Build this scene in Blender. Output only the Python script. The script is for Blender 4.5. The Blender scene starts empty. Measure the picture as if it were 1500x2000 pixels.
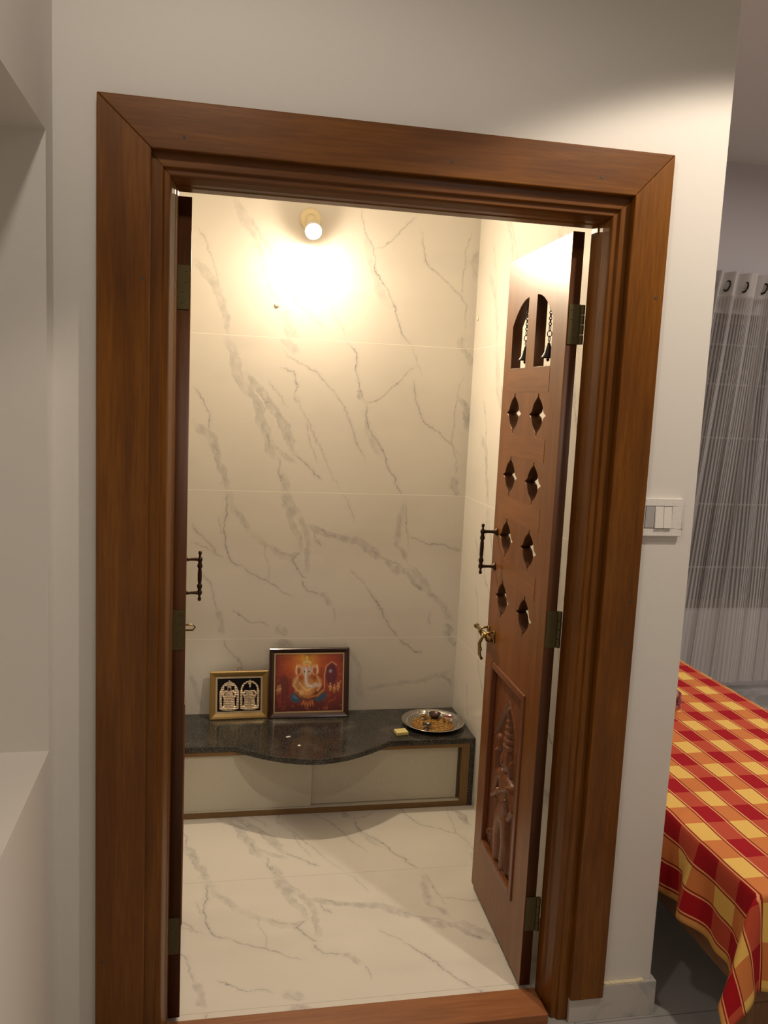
import bpy, bmesh, math, random
import numpy as np
from mathutils import Vector, Matrix
PI = math.pi
random.seed(7)
SC = bpy.context.scene
COL = SC.collection

# ------------------------------------------------------------------ camera
def set_camera():
    f, yaw, pitch, roll = 1675.674, 0.2002, -0.1321, 0.0461
    fw = Vector((math.sin(yaw)*math.cos(pitch), math.cos(yaw)*math.cos(pitch), math.sin(pitch)))
    r = Vector((math.cos(yaw), -math.sin(yaw), 0)); u = r.cross(fw)
    c, s = math.cos(roll), math.sin(roll)
    rr = r*c+u*s; uu = -r*s+u*c
    cam = bpy.data.cameras.new('camera'); o = bpy.data.objects.new('camera', cam); COL.objects.link(o)
    M = Matrix((rr, uu, -fw)).transposed().to_4x4(); M.translation = Vector((0.2415, -1.8942, 1.598))
    o.matrix_world = M
    cam.sensor_fit = 'VERTICAL'; cam.sensor_height = 24.0; cam.sensor_width = 18.0
    cam.lens = f/2000*24.0; cam.clip_start = 0.02
    SC.camera = o
set_camera()

# ------------------------------------------------------------------ world, lights, exposure
w = bpy.data.worlds.new('world'); SC.world = w; w.use_nodes = True
w.node_tree.nodes['Background'].inputs[0].default_value = (0.010, 0.012, 0.018, 1)
w.node_tree.nodes['Background'].inputs[1].default_value = 1.0
BULB_STRENGTH = 2250.0
def spot(name, loc, target, power, angle, blend, col, size):
    l = bpy.data.lights.new(name, 'SPOT'); l.energy = power; l.spot_size = math.radians(angle); l.spot_blend = blend
    l.color = col; l.shadow_soft_size = size
    o = bpy.data.objects.new(name, l); COL.objects.link(o); o.location = loc
    o.rotation_euler = (Vector(target)-Vector(loc)).to_track_quat('-Z', 'Y').to_euler()
def area(name, loc, rot, power, sx, sy, col):
    l = bpy.data.lights.new(name, 'AREA'); l.energy = power; l.shape = 'RECTANGLE'; l.size = sx; l.size_y = sy; l.color = col
    o = bpy.data.objects.new(name, l); COL.objects.link(o); o.location = loc; o.rotation_euler = rot
WARM = (1.0, 0.86, 0.70)
spot('ceiling_downlight', (1.60, -0.80, 2.86), (1.60, -0.80, 0), 68, 120, 0.14, WARM, 0.035)
spot('ceiling_downlight_left', (0.20, -1.05, 2.86), (0.20, -1.05, 0), 20, 160, 0.35, (1.0, 0.88, 0.76), 0.05)
area('ambient_fill_light', (1.6, -2.9, 2.88), (0, 0, 0), 7, 0.6, 0.6, (1.0, 0.88, 0.80))  # weak ambient fill added for the outer room, not a known fixture
area('bedroom_fill_light', (3.2, 0.6, 2.88), (0, 0, 0), 38, 0.5, 0.5, (1.0, 0.90, 0.84))  # unseen lamp added to lift the bedroom wall and curtain
SC.view_settings.view_transform = 'Standard'; SC.view_settings.look = 'None'
SC.view_settings.exposure = 0.0; SC.view_settings.gamma = 1.0
SC.view_settings.use_curve_mapping = False

# ------------------------------------------------------------------ object helpers
def tag(o, label=None, cat=None, group=None, kind=None):
    if label: o['label'] = label
    if cat: o['category'] = cat
    if group: o['group'] = group
    if kind: o['kind'] = kind
    return o
def link(me, name, mat=None, parent=None, smooth=None):
    o = bpy.data.objects.new(name, me); COL.objects.link(o)
    if mat:
        me.materials.clear(); me.materials.append(mat)
    if parent is not None: o.parent = parent
    if smooth is not None and len(me.polygons):
        me.polygons.foreach_set('use_smooth', [smooth]*len(me.polygons))
    return o
def empty(name, loc=(0, 0, 0), rz=0.0):
    o = bpy.data.objects.new(name, None); COL.objects.link(o); o.location = loc; o.rotation_euler = (0, 0, rz)
    o.empty_display_size = 0.05
    return o
def bm_obj(bm, name, mat, parent=None, smooth=False, bevel=0, seg=2, angle=40):
    me = bpy.data.meshes.new(name); bmesh.ops.recalc_face_normals(bm, faces=bm.faces[:]); bm.to_mesh(me); bm.free()
    o = link(me, name, mat, parent, smooth)
    if bevel:
        m = o.modifiers.new('bevel', 'BEVEL'); m.width = bevel; m.segments = seg; m.limit_method = 'ANGLE'; m.angle_limit = math.radians(angle)
    return o
def add_box(bm, x0, x1, y0, y1, z0, z1):
    v = [bm.verts.new(p) for p in ((x0,y0,z0),(x1,y0,z0),(x1,y1,z0),(x0,y1,z0),(x0,y0,z1),(x1,y0,z1),(x1,y1,z1),(x0,y1,z1))]
    for f in ((0,3,2,1),(4,5,6,7),(0,1,5,4),(1,2,6,5),(2,3,7,6),(3,0,4,7)): bm.faces.new([v[i] for i in f])
    return v
def box(name, mat, x0, x1, y0, y1, z0, z1, parent=None, bevel=0, seg=2):
    bm = bmesh.new(); add_box(bm, x0, x1, y0, y1, z0, z1)
    return bm_obj(bm, name, mat, parent, bevel=bevel, seg=seg)
def add_lathe(bm, prof, M=Matrix(), n=24):
    rings = []
    for r, z in prof:
        if r < 1e-6: rings.append([bm.verts.new(M @ Vector((0, 0, z)))])
        else: rings.append([bm.verts.new(M @ Vector((r*math.cos(2*PI*k/n), r*math.sin(2*PI*k/n), z))) for k in range(n)])
    for a, b in zip(rings, rings[1:]):
        for k in range(n):
            k2 = (k+1) % n
            if len(a) == 1 and len(b) == 1: continue
            if len(a) == 1: bm.faces.new((a[0], b[k], b[k2]))
            elif len(b) == 1: bm.faces.new((a[k], a[k2], b[0]))
            else: bm.faces.new((a[k], a[k2], b[k2], b[k]))
def add_tube(bm, pts, r, n=8, closed=False):
    pts = [Vector(p) for p in pts]; N = len(pts); rings = []
    for i, p in enumerate(pts):
        if closed: t = pts[(i+1) % N]-pts[i-1]
        else: t = pts[min(i+1, N-1)]-pts[max(i-1, 0)]
        t.normalize(); a = Vector((0, 0, 1)) if abs(t.z) < .9 else Vector((1, 0, 0))
        u = t.cross(a).normalized(); v = t.cross(u)
        rings.append([bm.verts.new(p+u*(r*math.cos(2*PI*k/n))+v*(r*math.sin(2*PI*k/n))) for k in range(n)])
    for i in range(N if closed else N-1):
        a = rings[i]; b = rings[(i+1) % N]
        for k in range(n): bm.faces.new((a[k], a[(k+1) % n], b[(k+1) % n], b[k]))
    if not closed:
        bm.faces.new(rings[0]); bm.faces.new(rings[-1][::-1])
def add_prism(bm, poly, y0, y1, f=lambda x, y, z: (x, y, z)):
    a = [bm.verts.new(f(x, y0, z)) for x, z in poly]; b = [bm.verts.new(f(x, y1, z)) for x, z in poly]
    bm.faces.new(a); bm.faces.new(b[::-1])
    for i in range(len(poly)):
        j = (i+1) % len(poly); bm.faces.new((a[i], b[i], b[j], a[j]))
def grid_mesh(name, P, attrs=None, mask=None, colors=None):
    ni, nj = P.shape[:2]
    idx = np.arange(ni*nj).reshape(ni, nj)
    q = np.stack([idx[:-1, :-1], idx[1:, :-1], idx[1:, 1:], idx[:-1, 1:]], -1).reshape(-1, 4)
    if mask is not None:
        mk = (mask[:-1, :-1] & mask[1:, :-1] & mask[1:, 1:] & mask[:-1, 1:]).reshape(-1)
        q = q[mk]
    V = P.reshape(-1, 3)
    if mask is not None:
        used = np.unique(q); re = np.full(len(V), -1); re[used] = np.arange(len(used)); q = re[q]; V = V[used]
    me = bpy.data.meshes.new(name)
    me.vertices.add(len(V)); me.vertices.foreach_set('co', V.astype(np.float32).ravel())
    me.loops.add(q.size); me.loops.foreach_set('vertex_index', q.astype(np.int32).ravel())
    me.polygons.add(len(q)); me.polygons.foreach_set('loop_start', np.arange(0, q.size, 4, dtype=np.int32))
    me.polygons.foreach_set('loop_total', np.full(len(q), 4, dtype=np.int32))
    me.update(calc_edges=True)
    for k, a in (attrs or {}).items():
        a = a.reshape(-1)
        if mask is not None: a = a[used]
        at = me.attributes.new(k, 'FLOAT', 'POINT'); at.data.foreach_set('value', a.astype(np.float32))
    if colors is not None:
        c = colors.reshape(-1, 3)
        if mask is not None: c = c[used]
        at = me.color_attributes.new('paint', 'FLOAT_COLOR', 'POINT')
        at.data.foreach_set('color', np.concatenate([c, np.ones((len(c), 1))], 1).astype(np.float32).ravel())
    me.validate()
    return me
def curve_plate(name, splines, th, bevel=0.0):
    """flat plate with holes: first spline is the outline; returns a mesh lying in XZ, thickness along Y from 0 to -th"""
    cu = bpy.data.curves.new(name, 'CURVE'); cu.dimensions = '2D'; cu.fill_mode = 'BOTH'
    cu.extrude = th/2-bevel; cu.bevel_depth = bevel; cu.bevel_resolution = 1
    if bevel: cu.offset = -bevel
    for pts in splines:
        s = cu.splines.new('POLY'); s.points.add(len(pts)-1)
        for i, (x, y) in enumerate(pts): s.points[i].co = (x, y, 0, 1)
        s.use_cyclic_u = True
    t = bpy.data.objects.new('tmp', cu); COL.objects.link(t)
    dg = bpy.context.evaluated_depsgraph_get(); me = bpy.data.meshes.new_from_object(t.evaluated_get(dg))
    bpy.data.objects.remove(t); bpy.data.curves.remove(cu)
    for v in me.vertices:
        x, y, z = v.co; v.co = (x, -th/2+z, y)
    me.name = name
    return me

# ------------------------------------------------------------------ numpy noise
_rs = np.random.RandomState(3); _T = _rs.rand(256, 256)
def vnoise(x, y):
    xi = np.floor(x).astype(int); yi = np.floor(y).astype(int); fx = x-xi; fy = y-yi
    fx = fx*fx*(3-2*fx); fy = fy*fy*(3-2*fy)
    g = lambda a, b: _T[a % 256, b % 256]
    return (g(xi, yi)*(1-fx)+g(xi+1, yi)*fx)*(1-fy)+(g(xi, yi+1)*(1-fx)+g(xi+1, yi+1)*fx)*fy
def fbm(x, y, o=4):
    s = 0; a = .5; t = 0
    for k in range(o):
        s = s+a*vnoise(x*2**k+17*k, y*2**k+31*k); t += a; a *= .5
    return s/t
def seg_dist_t(X, Y, pts):
    d = np.full(X.shape, 9.0); T = np.zeros(X.shape)
    ls = [math.hypot(b[0]-a[0], b[1]-a[1]) for a, b in zip(pts, pts[1:])]; tot = sum(ls)+1e-9; acc = 0.
    for (x0, y0), (x1, y1), l in zip(pts, pts[1:], ls):
        dx, dy = x1-x0, y1-y0
        t = np.clip(((X-x0)*dx+(Y-y0)*dy)/(l*l+1e-12), 0, 1)
        dd = np.hypot(X-x0-t*dx, Y-y0-t*dy); k = dd < d
        d = np.where(k, dd, d); T = np.where(k, (acc+t*l)/tot, T); acc += l
    return d, T
def seg_dist(X, Y, pts):
    d = np.full(X.shape, 9.0)
    for (x0, y0), (x1, y1) in zip(pts, pts[1:]):
        dx, dy = x1-x0, y1-y0; L = dx*dx+dy*dy+1e-12
        t = np.clip(((X-x0)*dx+(Y-y0)*dy)/L, 0, 1)
        d = np.minimum(d, np.hypot(X-x0-t*dx, Y-y0-t*dy))
    return d
def sstep(a, b, x):
    t = np.clip((x-a)/(b-a), 0, 1); return t*t*(3-2*t)

# ------------------------------------------------------------------ materials
def new_mat(name):
    m = bpy.data.materials.new(name); m.use_nodes = True; nt = m.node_tree
    return m, nt, nt.nodes, nt.links, nt.nodes['Principled BSDF']
def simple(name, col, rough=.5, metal=0., spec=.5, coat=0., bump=0., bscale=200., var=1.):
    m, nt, N, L, b = new_mat(name)
    b.inputs['Base Color'].default_value = (*col, 1); b.inputs['Roughness'].default_value = rough
    b.inputs['Metallic'].default_value = metal; b.inputs['Specular IOR Level'].default_value = spec
    b.inputs['Coat Weight'].default_value = coat; b.inputs['Coat Roughness'].default_value = .12
    tc = N.new('ShaderNodeTexCoord'); n = N.new('ShaderNodeTexNoise'); n.inputs['Scale'].default_value = bscale; n.inputs['Detail'].default_value = 4
    L.new(tc.outputs['Object'], n.inputs['Vector'])
    mix = N.new('ShaderNodeMix'); mix.data_type = 'RGBA'
    mix.inputs[6].default_value = (*[c*(1-.15*var) for c in col], 1); mix.inputs[7].default_value = (*[min(1, c*(1+.12*var)) for c in col], 1)
    L.new(n.outputs['Fac'], mix.inputs[0]); L.new(mix.outputs[2], b.inputs['Base Color'])
    if bump:
        bp = N.new('ShaderNodeBump'); bp.inputs['Strength'].default_value = bump; bp.inputs['Distance'].default_value = .002
        L.new(n.outputs['Fac'], bp.inputs['Height']); L.new(bp.outputs[0], b.inputs['Normal'])
    return m
def wood(name, axis, dark, mid, light, rough=.36, coat=.06, seed=0.):
    m, nt, N, L, b = new_mat(name)
    tc = N.new('ShaderNodeTexCoord'); mp = N.new('ShaderNodeMapping')
    s = [14., 14., 14.]; s['xyz'.index(axis)] = .9
    mp.inputs['Scale'].default_value = s; mp.inputs['Location'].default_value = (seed, seed*1.7, seed*.6)
    L.new(tc.outputs['Object'], mp.inputs['Vector'])
    n1 = N.new('ShaderNodeTexNoise'); n1.inputs['Scale'].default_value = 1.6; n1.inputs['Detail'].default_value = 5; n1.inputs['Distortion'].default_value = .5
    L.new(mp.outputs[0], n1.inputs['Vector'])
    n2 = N.new('ShaderNodeTexNoise'); n2.inputs['Scale'].default_value = 11; n2.inputs['Detail'].default_value = 6
    L.new(mp.outputs[0], n2.inputs['Vector'])
    n3 = N.new('ShaderNodeTexNoise'); n3.inputs['Scale'].default_value = 3; L.new(tc.outputs['Object'], n3.inputs['Vector'])
    r = N.new('ShaderNodeValToRGB'); e = r.color_ramp.elements
    e[0].position = .3; e[0].color = (*dark, 1); e[1].position = .72; e[1].color = (*light, 1)
    k = e.new(.5); k.color = (*mid, 1)
    a = N.new('ShaderNodeMath'); a.operation = 'MULTIPLY_ADD'; a.inputs[1].default_value = .35; L.new(n2.outputs['Fac'], a.inputs[0])
    c = N.new('ShaderNodeMath'); c.operation = 'MULTIPLY'; c.inputs[1].default_value = .45; L.new(n1.outputs['Fac'], c.inputs[0])
    d = N.new('ShaderNodeMath'); d.operation = 'MULTIPLY_ADD'; d.inputs[1].default_value = .2; L.new(n3.outputs['Fac'], d.inputs[0]); L.new(c.outputs[0], d.inputs[2])
    L.new(d.outputs[0], a.inputs[2]); L.new(a.outputs[0], r.inputs['Fac']); L.new(r.outputs['Color'], b.inputs['Base Color'])
    b.inputs['Specular IOR Level'].default_value = .38
    b.inputs['Roughness'].default_value = rough; b.inputs['Coat Weight'].default_value = coat; b.inputs['Coat Roughness'].default_value = .22
    bp = N.new('ShaderNodeBump'); bp.inputs['Strength'].default_value = .12; bp.inputs['Distance'].default_value = .001
    L.new(n2.outputs['Fac'], bp.inputs['Height']); L.new(bp.outputs[0], b.inputs['Normal'])
    return m
D0, M0, L0 = (.080, .024, .001), (.145, .047, .002), (.25, .090, .006)
WOODZ = wood('teak upright grain', 'z', D0, M0, L0)
WOODX = wood('teak level grain', 'x', D0, M0, L0, seed=3.)
LEAFW = wood('varnished door wood', 'z', (.11, .034, .004), (.185, .062, .009), (.28, .10, .018), rough=.36, coat=.06, seed=5.)
RAILW = wood('varnished rail wood', 'x', (.12, .040, .006), (.21, .073, .012), (.30, .112, .020), rough=.36, coat=.06, seed=9.)
EDGEW = wood('dark stained door edge', 'z', (.05, .016, .003), (.085, .027, .005), (.12, .042, .009), rough=.5, coat=0., seed=6.)
CARVEW = wood('carved panel wood', 'z', (.10, .030, .010), (.17, .055, .018), (.24, .085, .028), rough=.36, coat=.2, seed=11.)
BEDW = wood('bed frame wood', 'y', (.14, .06, .02), (.22, .10, .035), (.30, .15, .055), rough=.45, coat=.1, seed=2.)
BEDWZ = wood('bed leg wood', 'z', (.14, .06, .02), (.22, .10, .035), (.30, .15, .055), rough=.45, coat=.1, seed=2.)
CABW = wood('cabinet edging wood', 'x', (.15, .082, .028), (.21, .118, .042), (.27, .155, .06), rough=.45, coat=.1, seed=8.)
CABWZ = wood('cabinet edging wood upright', 'z', (.15, .082, .028), (.21, .118, .042), (.27, .155, .06), rough=.45, coat=.1, seed=8.)
WALLP = simple('painted plaster wall', (.72, .69, .64), .62, bump=.04, bscale=90, var=.12)
WALLB = simple('bedroom wall paint', (.60, .57, .57), .7, bump=.04, bscale=90, var=.12)
CEIL = simple('ceiling paint', (.74, .71, .67), .8)
def tile_mat(name, zaxis, z0, step, jw=.0011, base=(.72, .69, .63), veincol=(.30, .295, .30)):
    m, nt, N, L, b = new_mat(name)
    at = N.new('ShaderNodeAttribute'); at.attribute_name = 'vein'
    tc = N.new('ShaderNodeTexCoord'); n = N.new('ShaderNodeTexNoise'); n.inputs['Scale'].default_value = 3.5; n.inputs['Detail'].default_value = 5
    L.new(tc.outputs['Object'], n.inputs['Vector'])
    mb = N.new('ShaderNodeMix'); mb.data_type = 'RGBA'; mb.inputs[6].default_value = (*[c*.93 for c in base], 1); mb.inputs[7].default_value = (*[c*1.06 for c in base], 1)
    L.new(n.outputs['Fac'], mb.inputs[0])
    mv = N.new('ShaderNodeMix'); mv.data_type = 'RGBA'; mv.inputs[7].default_value = (*veincol, 1)
    L.new(at.outputs['Fac'], mv.inputs[0]); L.new(mb.outputs[2], mv.inputs[6])
    sx = N.new('ShaderNodeSeparateXYZ'); L.new(tc.outputs['Object'], sx.inputs[0])
    s1 = N.new('ShaderNodeMath'); s1.operation = 'SUBTRACT'; s1.inputs[1].default_value = z0-step/2; L.new(sx.outputs[zaxis], s1.inputs[0])
    s2 = N.new('ShaderNodeMath'); s2.operation = 'FLOORED_MODULO'; s2.inputs[1].default_value = step; L.new(s1.outputs[0], s2.inputs[0])
    s3 = N.new('ShaderNodeMath'); s3.operation = 'SUBTRACT'; s3.inputs[1].default_value = step/2; L.new(s2.outputs[0], s3.inputs[0])
    s4 = N.new('ShaderNodeMath'); s4.operation = 'ABSOLUTE'; L.new(s3.outputs[0], s4.inputs[0])
    s5 = N.new('ShaderNodeMath'); s5.operation = 'LESS_THAN'; s5.inputs[1].default_value = jw; L.new(s4.outputs[0], s5.inputs[0])
    mg = N.new('ShaderNodeMix'); mg.data_type = 'RGBA'; mg.inputs[7].default_value = (.90, .86, .76, 1) if zaxis == 2 else (.50, .47, .42, 1)
    L.new(s5.outputs[0], mg.inputs[0]); L.new(mv.outputs[2], mg.inputs[6]); L.new(mg.outputs[2], b.inputs['Base Color'])
    b.inputs['Roughness'].default_value = .16; b.inputs['Specular IOR Level'].default_value = .45
    return m
TILE_W = tile_mat('veined marble wall tile', 2, .61, .60)
TILE_F = tile_mat('veined marble floor tile', 1, .748, .60, jw=.0008)
def granite():
    m, nt, N, L, b = new_mat('black granite')
    tc = N.new('ShaderNodeTexCoord')
    n = N.new('ShaderNodeTexNoise'); n.inputs['Scale'].default_value = 260; n.inputs['Detail'].default_value = 3; L.new(tc.outputs['Object'], n.inputs['Vector'])
    r = N.new('ShaderNodeValToRGB'); e = r.color_ramp.elements; e[0].position = .52; e[0].color = (.018, .018, .016, 1); e[1].position = .72; e[1].color = (.16, .15, .13, 1)
    L.new(n.outputs['Fac'], r.inputs['Fac'])
    n2 = N.new('ShaderNodeTexNoise'); n2.inputs['Scale'].default_value = 9; n2.inputs['Detail'].default_value = 6; L.new(tc.outputs['Object'], n2.inputs['Vector'])
    r2 = N.new('ShaderNodeValToRGB'); r2.color_ramp.elements[0].position = .5; r2.color_ramp.elements[1].position = .75
    L.new(n2.outputs['Fac'], r2.inputs['Fac'])
    mx = N.new('ShaderNodeMix'); mx.data_type = 'RGBA'; mx.inputs[7].default_value = (.12, .11, .095, 1)
    mm = N.new('ShaderNodeMath'); mm.operation = 'MULTIPLY'; mm.inputs[1].default_value = .6; L.new(r2.outputs['Color'], mm.inputs[0])
    L.new(mm.outputs[0], mx.inputs[0]); L.new(r.outputs['Color'], mx.inputs[6]); L.new(mx.outputs[2], b.inputs['Base Color'])
    b.inputs['Roughness'].default_value = .16
    return m
GRANITE = granite()
BRONZE = simple('dark antique bronze', (.055, .032, .018), .38, .85)
BRASS = simple('aged brass', (.30, .21, .08), .35, .9)
DULLBRASS = simple('dull brass hinge', (.12, .095, .04), .5, .8)
DARKMETAL = simple('blackened metal', (.02, .017, .014), .4, .7)
STEEL = simple('stainless steel', (.62, .60, .56), .22, 1.0)
ROD = simple('curtain rod metal', (.35, .33, .31), .3, .9)
CREAM = simple('cream laminate', (.60, .565, .46), .4)
WHITEP = simple('white plastic', (.78, .75, .70), .3)
GREYP = simple('grey plastic', (.42, .40, .40), .35)
DARKP = simple('dark gap', (.05, .045, .04), .6)
def marble_skirt():
    m, nt, N, L, b = new_mat('grey veined skirting')
    tc = N.new('ShaderNodeTexCoord'); n = N.new('ShaderNodeTexNoise'); n.inputs['Scale'].default_value = 7; n.inputs['Detail'].default_value = 4; n.inputs['Distortion'].default_value = 1.2
    L.new(tc.outputs['Object'], n.inputs['Vector'])
    r = N.new('ShaderNodeValToRGB'); e = r.color_ramp.elements; e[0].position = .30; e[0].color = (.34, .35, .33, 1); e[1].position = .46; e[1].color = (.56, .53, .49, 1)
    L.new(n.outputs['Fac'], r.inputs['Fac']); L.new(r.outputs['Color'], b.inputs['Base Color']); b.inputs['Roughness'].default_value = .25
    return m
SKIRT = marble_skirt()
def outer_floor():
    m, nt, N, L, b = new_mat('grey marble outer floor')
    tc = N.new('ShaderNodeTexCoord'); n = N.new('ShaderNodeTexNoise'); n.inputs['Scale'].default_value = 2.2; n.inputs['Detail'].default_value = 5; n.inputs['Distortion'].default_value = 1
    L.new(tc.outputs['Object'], n.inputs['Vector'])
    r = N.new('ShaderNodeValToRGB'); e = r.color_ramp.elements; e[0].position = .36; e[0].color = (.24, .235, .23, 1); e[1].position = .5; e[1].color = (.40, .385, .365, 1)
    L.new(n.outputs['Fac'], r.inputs['Fac'])
    br = N.new('ShaderNodeTexBrick'); br.inputs['Scale'].default_value = 1.0; br.inputs['Brick Width'].default_value = 1.2; br.inputs['Row Height'].default_value = .6
    br.inputs['Mortar Size'].default_value = .002; br.inputs['Color1'].default_value = (1, 1, 1, 1); br.inputs['Color2'].default_value = (1, 1, 1, 1); br.inputs['Mortar'].default_value = (.6, .6, .6, 1); br.offset = 0
    L.new(tc.outputs['Object'], br.inputs['Vector'])
    mx = N.new('ShaderNodeMix'); mx.data_type = 'RGBA'; mx.blend_type = 'MULTIPLY'; mx.inputs[0].default_value = 1
    L.new(r.outputs['Color'], mx.inputs[6]); L.new(br.outputs['Color'], mx.inputs[7]); L.new(mx.outputs[2], b.inputs['Base Color']); b.inputs['Roughness'].default_value = .2
    return m
FLOORM = outer_floor()
def paint_mat(name, rough=.2, coat=.3, metal=0.):
    m, nt, N, L, b = new_mat(name)
    a = N.new('ShaderNodeAttribute'); a.attribute_name = 'paint'; L.new(a.outputs['Color'], b.inputs['Base Color'])
    b.inputs['Roughness'].default_value = rough; b.inputs['Coat Weight'].default_value = coat; b.inputs['Metallic'].default_value = metal
    return m

# ------------------------------------------------------------------ structure
X1, DB, ZF = 1.271, 1.505, 0.020          # right tiled wall, back tiled wall, raised floor level of the small room
WE = 1.413                                 # end of the door wall
LW = -0.087                                # face of the left wall
def struct(o): return tag(o, kind='structure')

def vein_field(U, V):
    """vein strength over the tile plane: U along the wall, V up the wall (metres)"""
    A, B = np.meshgrid(U, V, indexing='ij')
    wx = A+(fbm(A*22, B*22)-.5)*.018+(fbm(A*85+5, B*85)-.5)*.011
    wy = B+(fbm(A*22+40, B*22)-.5)*.018+(fbm(A*85+9, B*85+50)-.5)*.011
    mod = fbm(A*14+70, B*14); fine = fbm(A*55+3, B*42+8, 5); lo = fbm(A*26+11, B*26+60, 3); ed = fbm(A*19+33, B*19+90, 3)
    wx2 = A+(fbm(A*30+80, B*30+12)-.5)*.034; wy2 = B+(fbm(A*30+20, B*30+77)-.5)*.034
    F = np.zeros(A.shape)
    row = np.floor((V-.01)/.6)
    for wmm, st, pts in VEINS:
        zr = math.floor((sum(p[1] for p in pts)/len(pts)-.01)/.6)
        wd = wmm*.001*(1.55 if wmm > 4.5 else 1.05); st = min(1.2, st*1.3+.05); pad = wd*1.4+.012
        xs = [p[0] for p in pts]; zs = [p[1] for p in pts]
        i = np.where((U > min(xs)-pad) & (U < max(xs)+pad))[0]
        j = np.where((V > min(zs)-pad) & (V < max(zs)+pad) & (row == zr))[0]
        if not len(i) or not len(j): continue
        sl = (slice(i[0], i[-1]+1), slice(j[0], j[-1]+1))
        d, T = seg_dist_t(wx[sl], wy[sl], pts)
        tp = .25+.75*sstep(0, .14, T)*sstep(1, .86, T)
        if wmm < 4.5:
            f = tp*st*np.exp(-(d/(wd*.48))**2)*(.35+1.1*mod[sl])+tp*st*.16*np.exp(-(d/(wd*3.0))**2)*(.4+mod[sl])
        else:
            wv = wd*(.35+1.25*lo[sl])*(.45+.55*tp)
            body = sstep(1.1, .5, d/wv)*np.clip(.25+1.1*(fine[sl]-.28), 0, 1)
            side = sstep(.16, .0, np.abs(d/wv-.86)*wv/wd)*sstep(.42, .62, ed[sl])
            d2 = seg_dist(wx2[sl], wy2[sl], pts)
            crack = np.exp(-(d2/.0011)**2)*sstep(.40, .60, mod[sl])
            f = st*tp*(.70*body+.45*side*(.4+.8*fine[sl])+.62*crack)
        F[sl] = np.maximum(F[sl], f)
    cl = sstep(.55, .8, fbm(A*3+11, B*7+4))*.07
    return np.clip(F+cl, 0, 1)
VEINS = []
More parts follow.
